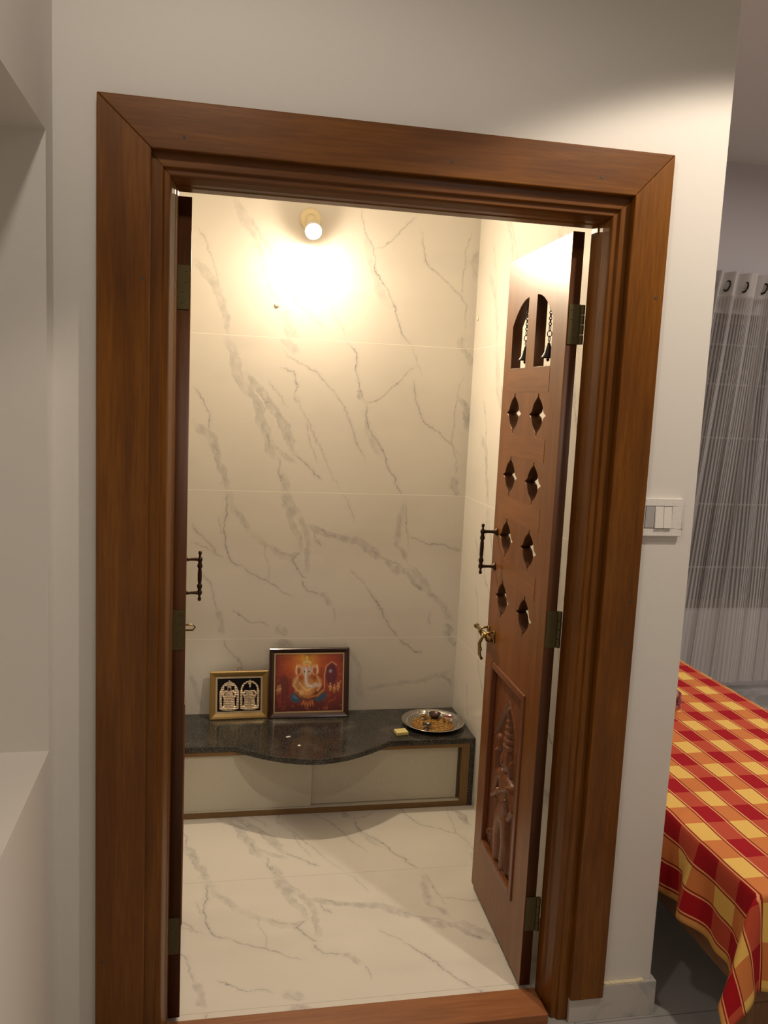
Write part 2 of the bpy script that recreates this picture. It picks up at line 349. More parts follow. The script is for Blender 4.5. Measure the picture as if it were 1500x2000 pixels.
VEINS=[(12,0.5,[(0.146,2.084),(0.184,2.061),(0.208,2.029),(0.239,1.993),(0.267,1.927),(0.283,1.859),(0.292,1.806)]),(2.5,0.4,[(0.167,2.198),(0.198,2.163),(0.229,2.076),(0.25,2.009),(0.266,1.965)]),(11,0.4,[(0.3,2.327),(0.32,2.285),(0.348,2.227),(0.392,2.171),(0.417,2.089),(0.442,2.015),(0.471,1.963),(0.496,1.919)]),(14,0.45,[(0.496,1.926),(0.514,1.858),(0.539,1.812),(0.564,1.782)]),(9,0.38,[(0.347,2.265),(0.402,2.194),(0.443,2.129),(0.508,2.043),(0.525,1.998)]),(2.5,0.45,[(0.509,2.004),(0.542,1.945),(0.591,1.925),(0.624,1.88),(0.665,1.851)]),(3,0.3,[(0.601,2.103),(0.634,2.052),(0.668,1.992),(0.695,1.916),(0.747,1.824)]),(2.5,0.75,[(0.787,2.325),(0.793,2.287),(0.812,2.212),(0.838,2.175),(0.848,2.145),(0.85,2.091),(0.894,2.023),(0.921,1.978),(0.958,1.901),(0.973,1.846),(1.013,1.8)]),(9,0.3,[(0.804,2.226),(0.833,2.105),(0.861,2.037),(0.892,1.976),(0.914,1.953)]),(2.5,0.45,[(0.838,2.175),(0.878,2.186),(0.902,2.199),(0.949,2.246),(1.012,2.313)]),(2.2,0.55,[(1.031,2.26),(1.043,2.183),(1.072,2.114),(1.124,2.079),(1.169,2.046),(1.204,2.02),(1.232,1.982),(1.227,1.925),(1.229,1.893)]),(2,0.35,[(1.239,2.277),(1.218,2.205),(1.209,2.077),(1.209,2.013)]),(12,0.45,[(1.261,2.2),(1.256,2.152),(1.268,2.089)]),(10,0.45,[(1.222,1.86),(1.216,1.819),(1.244,1.788)]),(13,0.55,[(0.285,1.798),(0.305,1.752),(0.326,1.699),(0.334,1.653),(0.379,1.6),(0.408,1.554),(0.425,1.499),(0.446,1.436),(0.464,1.372),(0.497,1.333)]),(12,0.65,[(0.354,1.669),(0.418,1.61),(0.459,1.556),(0.509,1.486),(0.535,1.423),(0.561,1.359)]),(3,0.6,[(0.553,1.359),(0.611,1.32),(0.662,1.268),(0.671,1.256)]),(7,0.35,[(0.438,1.444),(0.488,1.381),(0.562,1.327)]),(3,0.3,[(0.448,1.651),(0.481,1.605),(0.523,1.551)]),(12,0.4,[(0.499,1.81),(0.528,1.788),(0.564,1.759)]),(3,0.45,[(0.5,1.779),(0.525,1.741),(0.582,1.713),(0.64,1.676),(0.698,1.623),(0.75,1.561),(0.777,1.489),(0.815,1.392),(0.851,1.335)]),(2.2,0.6,[(0.494,1.704),(0.543,1.679),(0.559,1.632),(0.554,1.592)]),(8,0.45,[(0.554,1.592),(0.571,1.561)]),(2.5,0.4,[(0.563,1.569),(0.597,1.514),(0.631,1.451),(0.657,1.403),(0.684,1.339),(0.712,1.274),(0.764,1.209)]),(2.2,0.4,[(0.597,1.498),(0.616,1.426),(0.643,1.346),(0.656,1.325)]),(2.8,0.8,[(0.757,1.801),(0.782,1.779),(0.795,1.756),(0.793,1.7),(0.804,1.652),(0.814,1.612),(0.836,1.581)]),(5,0.7,[(0.801,1.628),(0.823,1.588)]),(2.8,0.8,[(0.836,1.581),(0.838,1.524),(0.853,1.475),(0.88,1.435),(0.907,1.395),(0.93,1.346),(0.963,1.289),(0.973,1.256),(1.014,1.198)]),(9,0.35,[(0.838,1.524),(0.854,1.443),(0.882,1.394),(0.908,1.362)]),(2.2,0.5,[(0.832,1.576),(0.889,1.591),(0.961,1.659),(1.001,1.702),(1.042,1.737)]),(2,0.35,[(1.009,1.807),(1.042,1.737),(1.068,1.689)]),(2.5,0.7,[(1.028,1.679),(1.041,1.598),(1.075,1.517),(1.124,1.477),(1.169,1.446),(1.205,1.418),(1.238,1.377)]),(2.2,0.45,[(1.236,1.706),(1.214,1.63),(1.207,1.539),(1.2,1.439),(1.221,1.364),(1.231,1.271)]),(9,0.5,[(1.216,1.827),(1.253,1.772),(1.273,1.74)]),(9,0.7,[(1.219,1.618),(1.261,1.57),(1.256,1.508),(1.267,1.474)]),(11,0.5,[(1.23,1.288),(1.22,1.245),(1.24,1.203)]),(3,0.7,[(0.161,1.605),(0.201,1.56),(0.225,1.499),(0.232,1.444)]),(13,0.6,[(0.164,1.473),(0.211,1.435),(0.246,1.405),(0.263,1.334),(0.284,1.27),(0.301,1.214)]),(2.5,0.6,[(0.501,1.341),(0.498,1.3),(0.508,1.252)]),(13,0.55,[(0.511,1.293),(0.524,1.244),(0.542,1.195)]),(3,0.85,[(0.297,1.202),(0.3,1.125),(0.292,1.06),(0.298,0.994),(0.319,0.937),(0.339,0.916),(0.364,0.908)]),(2.2,0.6,[(0.364,0.908),(0.397,0.883),(0.446,0.858),(0.479,0.842),(0.529,0.804),(0.58,0.783)]),(9,0.35,[(0.305,1.206),(0.326,1.134),(0.367,1.085),(0.392,1.053)]),(9,0.28,[(0.392,1.053),(0.442,1.004),(0.491,0.98),(0.525,0.951),(0.566,0.951),(0.59,0.972)]),(1.8,0.3,[(0.446,1.004),(0.465,0.921),(0.477,0.846)]),(2.5,0.5,[(0.272,1.1),(0.285,1.035)]),(4,0.45,[(0.168,1.074),(0.218,1.009),(0.258,0.969),(0.295,0.94)]),(2,0.45,[(0.169,1.005),(0.227,0.977),(0.291,0.945)]),(15,0.6,[(0.517,1.207),(0.539,1.162),(0.573,1.114)]),(9,0.5,[(0.535,1.146),(0.562,1.08),(0.588,1.022),(0.6,0.972)]),(8,0.45,[(0.581,1.13),(0.611,1.073),(0.622,1.015),(0.624,0.956),(0.622,0.872)]),(3,0.6,[(0.598,0.972),(0.562,0.939),(0.584,0.897),(0.606,0.871),(0.631,0.859)]),(5,0.45,[(0.483,0.984),(0.508,0.963),(0.566,0.955),(0.594,0.968)]),(9,0.6,[(0.611,1.081),(0.653,1.065),(0.704,1.045),(0.754,1.033),(0.805,1.021)]),(12,0.6,[(0.788,1.025),(0.839,1.013),(0.874,0.984),(0.927,0.946)]),(10,0.65,[(0.945,0.942),(0.981,0.899),(1.016,0.895)]),(6,0.75,[(1.015,0.908),(1.052,0.873),(1.08,0.83),(1.108,0.811)]),(3,0.5,[(0.645,1.057),(0.659,1.007),(0.676,0.998),(0.663,1.023)]),(4,0.5,[(0.606,0.85),(0.629,0.808),(0.679,0.795)]),(9,0.6,[(0.679,0.795),(0.714,0.774),(0.736,0.74)]),(1.8,0.4,[(0.742,0.735),(0.747,0.675)]),(3,0.4,[(0.909,0.967),(0.971,0.933),(1.028,0.908),(1.077,0.887)]),(12,0.45,[(1.05,0.917),(1.096,0.865),(1.143,0.804),(1.2,0.743),(1.249,0.672)]),(8,0.4,[(1.014,1.194),(1.004,1.13),(0.995,1.062),(0.989,1.002),(1.026,0.96),(1.045,0.925)]),(2.2,0.45,[(1.019,1.181),(1.026,1.079),(1.046,0.986)]),(5,0.5,[(1.017,0.964),(1.035,0.955)]),(2.5,0.6,[(1.035,1.037),(1.079,1.029),(1.115,1.008),(1.185,1.006),(1.221,0.987),(1.266,0.984)]),(6,0.5,[(1.23,0.988),(1.262,0.979)]),(2.2,0.45,[(0.802,0.898),(0.837,0.864),(0.864,0.83)]),(2.8,0.8,[(0.864,0.83),(0.919,0.761),(0.957,0.691),(0.985,0.647),(1.022,0.603)]),(2.8,0.35,[(0.756,1.204),(0.782,1.176),(0.811,1.089)]),(3.5,0.5,[(0.213,0.878),(0.245,0.837),(0.254,0.77),(0.275,0.728)]),(9,0.6,[(0.275,0.733),(0.288,0.678),(0.297,0.627)]),(2.2,0.6,[(0.327,0.728),(0.36,0.707),(0.393,0.686),(0.434,0.681),(0.476,0.664)]),(12,0.5,[(0.501,0.659),(0.534,0.642),(0.551,0.625)]),(2,0.5,[(1.148,0.716),(1.147,0.685),(1.155,0.663)]),(9,0.6,[(1.213,0.663),(1.241,0.649),(1.224,0.627),(1.243,0.614)]),(2.8,0.6,[(0.302,0.614),(0.302,0.585),(0.34,0.542),(0.39,0.488)]),(12,0.5,[(0.519,0.608),(0.553,0.582),(0.578,0.569)]),(2.8,0.85,[(1.017,0.607),(1.036,0.585),(1.058,0.576),(1.086,0.553),(1.122,0.542)]),(9,0.6,[(1.225,0.609),(1.253,0.591),(1.268,0.573)]),(5,0.6,[(1.199,0.448),(1.231,0.434),(1.254,0.416),(1.265,0.393)]),(7,0.35,[(0.875,0.384),(0.987,0.408),(1.119,0.421),(1.199,0.439),(1.265,0.465)]),(9,0.35,[(0.779,0.614),(0.816,0.552),(0.853,0.481),(0.857,0.402),(0.885,0.339)]),(7,0.4,[(0.171,0.468),(0.197,0.399),(0.222,0.313)])]

def steps(a, b, s): return np.linspace(a, b, max(2, int(round((b-a)/s))+1))

# small prayer room lined with tile
zs = np.concatenate([[ZF-.02], steps(.29, 2.34, .0026), [2.60]]); xs = steps(-.03, X1, .0026)
Fv = vein_field(xs, zs)
A, B = np.meshgrid(xs, zs, indexing='ij')
struct(link(grid_mesh('wall_back', np.stack([A, np.full(A.shape, DB), B], -1), {'vein': Fv}), 'wall_back', TILE_W))
ys = steps(.15, DB, .004); zs2 = np.concatenate([steps(ZF-.02, 2.30, .004), [2.60]])
A, B = np.meshgrid(ys, zs2, indexing='ij')
Fv = vein_field((DB-ys[::-1])*1.0, zs2)[::-1]
struct(link(grid_mesh('wall_right', np.stack([np.full(A.shape, X1), A, B], -1), {'vein': Fv}), 'wall_right', TILE_W))
ys = steps(.15, DB, .008); A, B = np.meshgrid(ys, zs2, indexing='ij')
Fv = vein_field((DB-ys[::-1])*.9+.1, zs2)[::-1]
struct(link(grid_mesh('wall_left', np.stack([np.full(A.shape, -.03), A, B], -1), {'vein': Fv}), 'wall_left', TILE_W))
ys = steps(.119, DB, .0028); A, B = np.meshgrid(xs, ys, indexing='ij')
Fv = vein_field(xs+.05, ys+.462)
struct(link(grid_mesh('floor_raised', np.stack([A, B, np.full(A.shape, ZF)], -1), {'vein': Fv}), 'floor_prayer_room', TILE_F))
struct(box('ceiling_prayer_room', CEIL, -.03, X1, .15, DB, 2.60, 2.66))
# masonry behind the tile
bm = bmesh.new(); add_box(bm, LW-.6, WE, DB+.002, 1.66, 0, 2.95); struct(bm_obj(bm, 'wall_back_masonry', WALLP))
bm = bmesh.new(); add_box(bm, X1+.002, WE, .15, DB+.002, 0, 2.95); struct(bm_obj(bm, 'wall_side_bedroom', WALLP, bevel=.003))
bm = bmesh.new(); add_box(bm, LW-.6, -.032, .15, DB+.002, 0, 2.95); struct(bm_obj(bm, 'wall_left_masonry', WALLP))
# door wall with its opening
OXL, OXR, OZ = .082, 1.204, 2.108
bm = bmesh.new()
prof = [(LW-.6, 0), (OXL, 0), (OXL, OZ), (OXR, OZ), (OXR, 0), (WE, 0), (WE, 2.95), (LW-.6, 2.95)]
add_prism(bm, prof, .02, .15)
struct(bm_obj(bm, 'wall_front', WALLP, bevel=.004, seg=2))
# left wall of the outer room with a deep niche
bm = bmesh.new()
n0, n1, nz0, nz1 = -.055, -2.6, .822, 2.082
add_box(bm, LW-.6, LW, n0, .0199, 0, 2.95)
add_box(bm, LW-.6, LW, n1, n0, 0, nz0); add_box(bm, LW-.6, LW, n1, n0, nz1, 2.95)
add_box(bm, LW-.6, LW, -4, n1, 0, 2.95); add_box(bm, LW-.72, LW-.6, -4, .02, 0, 2.95)
struct(bm_obj(bm, 'wall_niche_side', WALLP))
struct(box('floor', FLOORM, -.8, 4.5, -4.1, 2.7, -.05, 0))
struct(box('ceiling', CEIL, -.8, 4.5, -4.1, 2.7, 2.95, 3.0))
struct(box('wall_rear', WALLP, -.8, 4.5, -4.1, -4.0, 0, 2.95))
struct(box('wall_far_right', WALLB, 4.4, 4.5, -4.0, 2.7, 0, 2.95))
# bedroom end wall with a window
WX0, WX1, WZ0, WZ1, WY = 2.93, 4.05, .46, 2.15, 2.52
bm = bmesh.new()
add_box(bm, 1.2, WX0, WY, WY+.15, 0, 2.95); add_box(bm, WX1, 4.4, WY, WY+.15, 0, 2.95)
add_box(bm, WX0, WX1, WY, WY+.15, 0, WZ0); add_box(bm, WX0, WX1, WY, WY+.15, WZ1, 2.95)
struct(bm_obj(bm, 'wall_bedroom_end', WALLB))
win = struct(empty('window_1', (WX0, WY+.05, WZ0)))
WINW = simple('window frame paint', (.10, .07, .05), .5)
bm = bmesh.new(); W_, H_ = WX1-WX0, WZ1-WZ0
for a in ((0, .05, 0, H_), (W_-.05, W_, 0, H_), (.05, W_-.05, 0, .05), (.05, W_-.05, H_-.05, H_), (W_/2-.03, W_/2+.03, .05, H_-.05)):
    add_box(bm, a[0], a[1], 0, .05, a[2], a[3])
bm_obj(bm, 'window_frame', WINW, win)
GRILL = simple('window grille paint', (.30, .28, .26), .5, .3)
bm = bmesh.new()
for z in (.25, .62, 1.0, 1.30, 1.52):
    add_tube(bm, [(0, -.03, z), (W_, -.03, z)], .006, 6)
for k in range(9):
    x = .06+k*.125
    for zc in (1.37,):
        c = [(x, -.035, zc+.09), (x+.05, -.035, zc), (x, -.035, zc-.09), (x-.05, -.035, zc)]
        add_tube(bm, c, .006, 6, closed=True)
bm_obj(bm, 'window_grille', GRILL, win)
gl = simple('night window glass', (.02, .022, .026), .08); box('window_pane', gl, .05, W_-.05, .025, .03, .05, H_-.05, win)

# baseboards
struct(box('baseboard_front', SKIRT, 1.181, WE+.011, .008, .0198, 0, .098, bevel=.0015))
struct(box('baseboard_bedroom', SKIRT, WE+.0005, WE+.011, .021, 1.66, 0, .098, bevel=.0015))
struct(box('baseboard_left', SKIRT, LW+.0005, .0, .008, .0198, 0, .098))
FILL = simple('cream filler', (.80, .70, .48), .8, bump=.6, bscale=300)
bm = bmesh.new()
for k in range(14):
    x0 = 1.275+k*.008; add_box(bm, x0, x0+.0078, .0085, .0195, .0982, .0982+.0035+.002*random.random())
struct(bm_obj(bm, 'trim_1', FILL))

# ------------------------------------------------------------------ door frame
fr = struct(empty('door_1', (.643, .02, 0)))
tag(fr, 'wide brown wooden door frame with mitred architrave around the prayer room opening', 'door frame')
ox, oy = .643, .02
def loc(x, y, z): return (x-ox, y-oy, z)
AL, AR, AT, BL_, BR_, BT = .107, 1.179, 2.082, 0.0, 1.2695, 2.180
def board(name, poly, mat):
    bm = bmesh.new(); add_prism(bm, poly, 0, .0215, loc); return bm_obj(bm, name, mat, fr, bevel=.0025, seg=2)
board('architrave', [(BL_, .0), (AL, .0), (AL, AT), (BL_, BT)], WOODZ)
board('architrave', [(AR, .069), (BR_, .069), (BR_, BT), (AR, AT)], WOODZ)
board('architrave', [(BL_, BT), (AL, AT), (AR, AT), (BR_, BT)], WOODX)
PR = [(-.022, .0225), (.022, .0225), (.024, .027), (.026, .0315), (.036, .0315), (.0385, .036), (.040, .040), (.046, .062), (.0475, .078), (.050, .082), (.0515, .1145),
      (.02, .1145), (.02, .1495), (-.022, .1495)]
def sweep(name, mat, a, b):
    bm = bmesh.new(); r0 = [bm.verts.new(loc(*a(o, y))) for o, y in PR]; r1 = [bm.verts.new(loc(*b(o, y))) for o, y in PR]
    n = len(PR)
    for i in range(n):
        j = (i+1) % n; bm.faces.new((r0[i], r0[j], r1[j], r1[i]))
    bm.faces.new(r0); bm.faces.new(r1[::-1])
    return bm_obj(bm, name, mat, fr, bevel=.0012, seg=2, angle=25)
sweep('jamb', WOODZ, lambda o, y: (AL+o, y, .001), lambda o, y: (AL+o, y, AT-o-.006))
sweep('jamb', WOODZ, lambda o, y: (AR-o, y, .001), lambda o, y: (AR-o, y, AT-o-.006))
sweep('head', WOODX, lambda o, y: (AL+o, y, AT-o-.006), lambda o, y: (AR-o, y, AT-o-.006))
bm = bmesh.new(); v = add_box(bm, AL+.0525, AR-.0525, .012, .118, .001, .028)
for p in bm.verts: p.co = Vector(loc(*p.co))
bm_obj(bm, 'threshold', wood('worn threshold wood', 'x', (.17, .055, .018), (.27, .10, .035), (.36, .145, .055), rough=.42, coat=.1, seed=4.), fr, bevel=.002)
for x, z in ((1.094, 2.114), (1.250, 1.858), (1.253, 1.132), (1.245, 1.025), (.742, 2.115), (.172, 2.109), (.016, .286), (.093, 1.82)):
    bm = bmesh.new(); add_lathe(bm, [(0, 0), (.0032, 0), (.0032, .0009), (0, .0009)], Matrix.Translation(loc(x, -.0008, z)) @ Matrix.Rotation(-PI/2, 4, 'X'), 10)
    bm_obj(bm, 'nail_hole', DARKP, fr)

# ------------------------------------------------------------------ door leaves
LL, TH, ZB, ZT = .502, .030, .036, 2.017
def star_hole(cx, cz, hw=.066, hh=.058):
    q = [(0, 1.0), (.045, .97), (.055, .84), (.14, .77), (.32, .66), (.48, .52), (.60, .35), (.67, .18), (.74, .11), (.86, .055), (1.0, 0)]
    pts = []
    pts += [(cx+a*hw, cz+b*hh) for a, b in q]
    pts += [(cx+a*hw, cz-b*hh) for a, b in q[-2::-1]]
    pts += [(cx-a*hw, cz-b*hh) for a, b in q[1:]]
    pts += [(cx-a*hw, cz+b*hh) for a, b in q[-2:0:-1]]
    return pts
def arch_hole(a, b, z0):
    # a is the side towards the centre mullion, b the outer side; an arch quarter between
    pts = [(a, z0), (a, 1.893)]
    for k in range(1, 11):
        t = k/10; pts.append((a+(b-a)*t, 1.893-.012*t-.060*t**2.2))
    pts.append((b, z0))
    return pts
def prof_tf(me, m):
    if m < 0:
        for v in me.vertices: v.co.y = -v.co.y
        me.flip_normals()
    return me
def turned_bar(bm, x, y, z0, z1, m):
    h = z1-z0
    P = [(0, 0), (.0045, .002), (.0052, .008), (.003, .013), (.004, .018), (.0075, .022), (.0075, .028), (.0048, .033), (.0065, .040), (.0082, .044), (.0065, .049), (.0045, .053),
         (.0058, .060), (.0062, h/2)]
    P = P+[(r, h-z) for r, z in P[-2::-1]]
    add_lathe(bm, P, Matrix.Translation((x, y, z0)), 14)
def relief_mesh(name, s0, s1, z0, z1, fn, y_of, step=.002):
    S = steps(s0, s1, step); Z = steps(z0, z1, step); A, B = np.meshgrid(S, Z, indexing='ij')
    H = fn(A, B)
    return grid_mesh(name, np.stack([A, y_of+H, B], -1))
def cap(A, B, pts, r0, r1, h):
    """rounded limb: height h*sqrt profile along a polyline with radius r0 to r1"""
    out = np.zeros(A.shape); n = len(pts)-1
    for i in range(n):
        (x0, y0), (x1, y1) = pts[i], pts[i+1]
        dx, dy = x1-x0, y1-y0; Lq = dx*dx+dy*dy+1e-12
        t = np.clip(((A-x0)*dx+(B-y0)*dy)/Lq, 0, 1); d = np.hypot(A-x0-t*dx, B-y0-t*dy)
        r = r0+(r1-r0)*(i+t)/n
        out = np.maximum(out, h*np.sqrt(np.clip(1-(d/r)**2, 0, 1)))
    return out
def ell(A, B, cx, cy, rx, ry, h, p=.5): return h*np.clip(1-((A-cx)/rx)**2-((B-cy)/ry)**2, 0, 1)**p
def carving(A, B):
    c = .270
    # pointed niche sunk behind the figure
    ax = np.abs(A-c); top = .735-.9*ax-2.2*ax**2
    inside = sstep(0, .006, top-B)*sstep(0, .006, .118-ax)
    H = -.007*inside
    H += .004*np.exp(-((top-B)/.004)**2)*(ax < .12)*(B > .5)
    lean = (B-.25)*.02
    F = np.zeros(A.shape)
    m = lambda q: np.maximum(F, q)
    F = m(ell(A, B, c, .525+.035, .034, .042, .020))                      # face
    F = m(ell(A, B, c, .552, .010, .014, .024))                           # nose
    for k in range(6): F = m(ell(A, B, c, .600+k*.019, .034-.0045*k, .013, .019-.0012*k))      # tiered crown
    F = m(ell(A, B, c, .708, .009, .014, .014))
    for s in (-1, 1):
        F = m(ell(A, B, c+s*.038, .545, .011, .028, .014))                # ear ornaments
        F = m(cap(A, B, [(c+s*.030, .505), (c+s*.058, .490)], .017, .020, .017))               # shoulders
    F = m(cap(A, B, [(c, .535), (c, .49)], .014, .018, .015))
    F = m(cap(A, B, [(c, .480), (c-.006, .425), (c, .385)], .046, .036, .021))                 # torso
    F = m(cap(A, B, [(c+.058, .488), (c+.088, .430), (c+.074, .495), (c+.086, .552)], .015, .010, .018))      # raised arm
    F = m(ell(A, B, c+.088, .577, .024, .030, .015)-ell(A, B, c+.088, .577, .014, .020, .008))
    F = m(cap(A, B, [(c-.058, .488), (c-.092, .445), (c-.060, .405)], .015, .011, .018))       # arm on hip
    F = m(cap(A, B, [(c+.085, .412), (c+.02, .455), (c-.055, .495)], .011, .010, .023))        # sash across the chest
    for s in (-1, 1):
        F = m(cap(A, B, [(c+s*.022, .375), (c+s*.040, .320), (c+s*.030, .240)], .034, .018, .020))
        F = m(cap(A, B, [(c+s*.028, .236), (c+s*.052, .228)], .012, .009, .016))
    sk = sstep(0, .006, .385-B)*sstep(0, .006, B-.243)*sstep(0, .008, (.048+(.385-B)*.35)-np.abs(A-c))
    F = m(sk*(.012+.004*np.cos((A-c)*2*PI/.0155)))
    F = m(sk*(.017*np.exp(-((B-.355-1.2*(A-c)**2*6)/.008)**2)))
    F = m(cap(A, B, [(c-.095, .62), (c-.10, .45), (c-.098, .25)], .006, .006, .012))           # staff
    for k in range(9): F = m(ell(A, B, c-.04+k*.010, .452-.02*math.sin(k/8*PI), .005, .005, .025))
    for k in range(5): F = m(ell(A, B, c+.075+.01*k, .262+.012*(k % 3), .010, .012, .012))
    H += F
    H += (fbm(A*120, B*120, 3)-.5)*.0012
    # edge clamp so the sheet meets its frame
    e = np.minimum(np.minimum(A-.1235, .4235-A), np.minimum(B-.2235, .8015-B)); H *= sstep(0, .006, e)
    return np.clip(H, -.010, .024)
def make_leaf(name, label, m, origin, rz, hinge_z, full):
    root = empty(name, origin, rz); struct(root); tag(root, label, 'door')
    P = 0.0
    holes = []
    for z in (1.571, 1.387, 1.203, 1.018):
        for s in (.171, .375): holes.append(star_hole(s, z))
    holes.append(arch_hole(.232, .100, 1.700)); holes.append(arch_hole(.302, .435, 1.700))
    holes.append([(.125, .225), (.422, .225), (.422, .800), (.125, .800)])
    me = curve_plate('leaf_body', [[(0, ZB), (LL, ZB), (LL, ZT), (0, ZT)]]+holes, TH, .0012)
    o = link(prof_tf(me, m), 'frame_board', LEAFW, root); me.materials.append(EDGEW)
    for p in me.polygons: p.material_index = 1 if abs(p.normal.y) < .3 else 0
    # flush cross rails let into the face, with their own grain
    for z in (1.663, 1.479, 1.295, 1.111):
        bm = bmesh.new(); add_box(bm, .096, .455, -.002, .0007, z-.031, z+.031)
        me = bpy.data.meshes.new('cross_rail'); bm.to_mesh(me); bm.free(); link(prof_tf(me, m), 'cross_rail', RAILW, root)
    # panel: moulding and carving
    bm = bmesh.new()
    for (a, b, c, d) in ((.109, .131, .211, .813), (.415, .437, .211, .813), (.131, .415, .791, .813), (.131, .415, .211, .233)):
        add_box(bm, a, b, -.013, .0045, c, d)
    me = bpy.data.meshes.new('panel_moulding'); bm.to_mesh(me); bm.free()
    o = link(prof_tf(me, m), 'panel_moulding', CARVEW, root); bv = o.modifiers.new('b', 'BEVEL'); bv.width = .003; bv.segments = 2
    me = relief_mesh('carved_panel', .1235, .4235, .2235, .8015, carving, -.013)
    o = link(prof_tf(me, m), 'carved_panel', CARVEW, root, True); o['label'] = 'relief of a standing crowned guardian under a pointed arch'
    box('panel_back', CARVEW, .1255, .4215, *(sorted((-.0285*m, -.0245*m))), .2255, .7995, root)
    # pull handle
    hz0, hz1, hs = full['handle']
    bm = bmesh.new(); yb = .046*m
    turned_bar(bm, hs, yb, hz0, hz1, m)
    for z in (hz0+.025, hz1-.025):
        add_lathe(bm, [(0, .0), (.0125, .0005), (.0115, .004), (.006, .009), (.0042, .020), (.0048, .034), (.0065, .046), (0, .047)],
                  Matrix.Translation((hs, 0, z)) @ Matrix.Rotation(-PI/2*m, 4, 'X'), 14)
    o = bm_obj(bm, 'pull_handle', BRONZE, root, smooth=True); o['label'] = 'turned dark bronze pull handle'
    # latch
    bm = bmesh.new(); lz = full['latch']
    if m > 0:
        add_tube(bm, [(.555, .021, lz), (.395, .021, lz)], .0058, 10)
        add_lathe(bm, [(0, 0), (.0085, 0), (.0085, .008), (0, .008)], Matrix.Translation((.548, .021, lz)) @ Matrix.Rotation(PI/2, 4, 'Y'), 12)
        for s in (.485, .425):
            add_box(bm, s-.008, s+.008, 0, .004, lz-.018, lz+.018); add_tube(bm, [(s, .001, lz-.014), (s, .024, lz-.012), (s, .031, lz), (s, .024, lz+.012), (s, .001, lz+.014)], .0038, 8)
        add_tube(bm, [(.455, .024, lz), (.462, .034, lz-.03), (.470, .030, lz-.070), (.472, .022, lz-.085)], .0052, 8)
        add_tube(bm, [(.472+.012*math.cos(t), .030+.004*math.sin(t), lz-.045+.012*math.sin(t)) for t in np.linspace(0, 2*PI, 13)[:-1]], .0028, 6, closed=True)
        add_box(bm, .440, .500, 0, .003, lz-.028, lz-.022)
    else:
        add_box(bm, .455, .497, -.003, 0, lz-.014, lz+.014)
        add_tube(bm, [(.476, -.002, lz-.008), (.476, -.030, lz-.008), (.476, -.036, lz), (.476, -.030, lz+.008), (.476, -.002, lz+.008)], .0028, 8)
    o = bm_obj(bm, 'latch', BRASS, root, smooth=True); o['label'] = 'aged brass sliding latch' if m > 0 else 'brass latch staple'
    # hinges on the hinge edge of the leaf
    for hz in hinge_z:
        bm = bmesh.new(); y0, y1 = sorted((-.0335*m, -.003*m))
        add_box(bm, -.0022, -.0002, y0, y1, hz-.048, hz+.048)
        for k in range(4):
            add_lathe(bm, [(0, 0), (.0058, .0006), (.0062, .002), (.0062, .0215), (.0058, .0232), (0, .0236)], Matrix.Translation((-.0035, -.0365*m, hz-.048+k*.024)), 12)
        for k in (-.033, -.01, .013, .036):
            add_lathe(bm, [(0, 0), (.0028, 0), (.0022, .0009), (0, .0012)], Matrix.Translation((-.0022, (-.010 if k > 0 else -.019)*m, hz+k)) @ Matrix.Rotation(-PI/2, 4, 'Y'), 8)
        bm_obj(bm, 'hinge', DULLBRASS, root)
    return root
RZ = PI/2-.0354
right = make_leaf('door_2', 'right door leaf swung open, with cut out stars and a carved guardian panel', 1, (1.084, .120, 0), RZ,
                  (1.797, 1.030, .245), {'handle': (1.075, 1.233, .462), 'latch': .888})
left = make_leaf('door_3', 'left door leaf swung open and seen edge on beside the left jamb', -1, (.187, .121, 0), PI/2+.046,
                 (1.822, 1.036, .258), {'handle': (.993, 1.141, .455), 'latch': .910})

# bells hanging inside the two arched openings of the right leaf
def make_bell(label, s, ztop, parentM):
    root = empty('hanging_bell', (0, 0, 0)); tag(root, label, 'bell', 'bells hanging in the arched door openings')
    root.matrix_world = parentM @ Matrix.Translation((s, -.015, 1.722))
    bm = bmesh.new()
    add_lathe(bm, [(0, .040), (.0035, .039), (.005, .034), (.008, .026), (.011, .014), (.0175, .003), (.019, 0), (.0175, 0), (.014, .005), (.008, .020), (0, .030)], n=20)
    bm_obj(bm, 'bell_body', DARKMETAL, root, smooth=True)
    bm = bmesh.new(); add_tube(bm, [(0, 0, .028), (0, 0, -.004)], .0014, 6); add_lathe(bm, [(0, -.010), (.0042, -.006), (.0042, -.003), (0, .001)], n=10)
    bm_obj(bm, 'clapper', DARKMETAL, root, smooth=True)
    bm = bmesh.new(); z = .040; k = 0; H = ztop-1.722
    while z < H-.004:
        big = k < 3; rl = .0085 if big else .0048; rw = .0060 if big else .0034
        ring = []
        for t in np.linspace(0, 2*PI, 13)[:-1]:
            a, b = rw*math.cos(t), rl*math.sin(t)+rl
            ring.append((a, 0, z+b) if k % 2 == 0 else ((a*.5, a*.85, z+b)))
        add_tube(bm, ring, .0013, 6, closed=True); z += 2*rl-.0024; k += 1
    bm_obj(bm, 'chain', DARKMETAL, root, smooth=True)
    return root
PM = Matrix.Translation((1.084, .120, 0)) @ Matrix.Rotation(RZ, 4, 'Z')
make_bell('small dark bell on a chain in the arched opening nearer the hinges', .160, 1.876, PM)
make_bell('small dark bell on a chain in the arched opening nearer the free edge', .352, 1.876, PM)

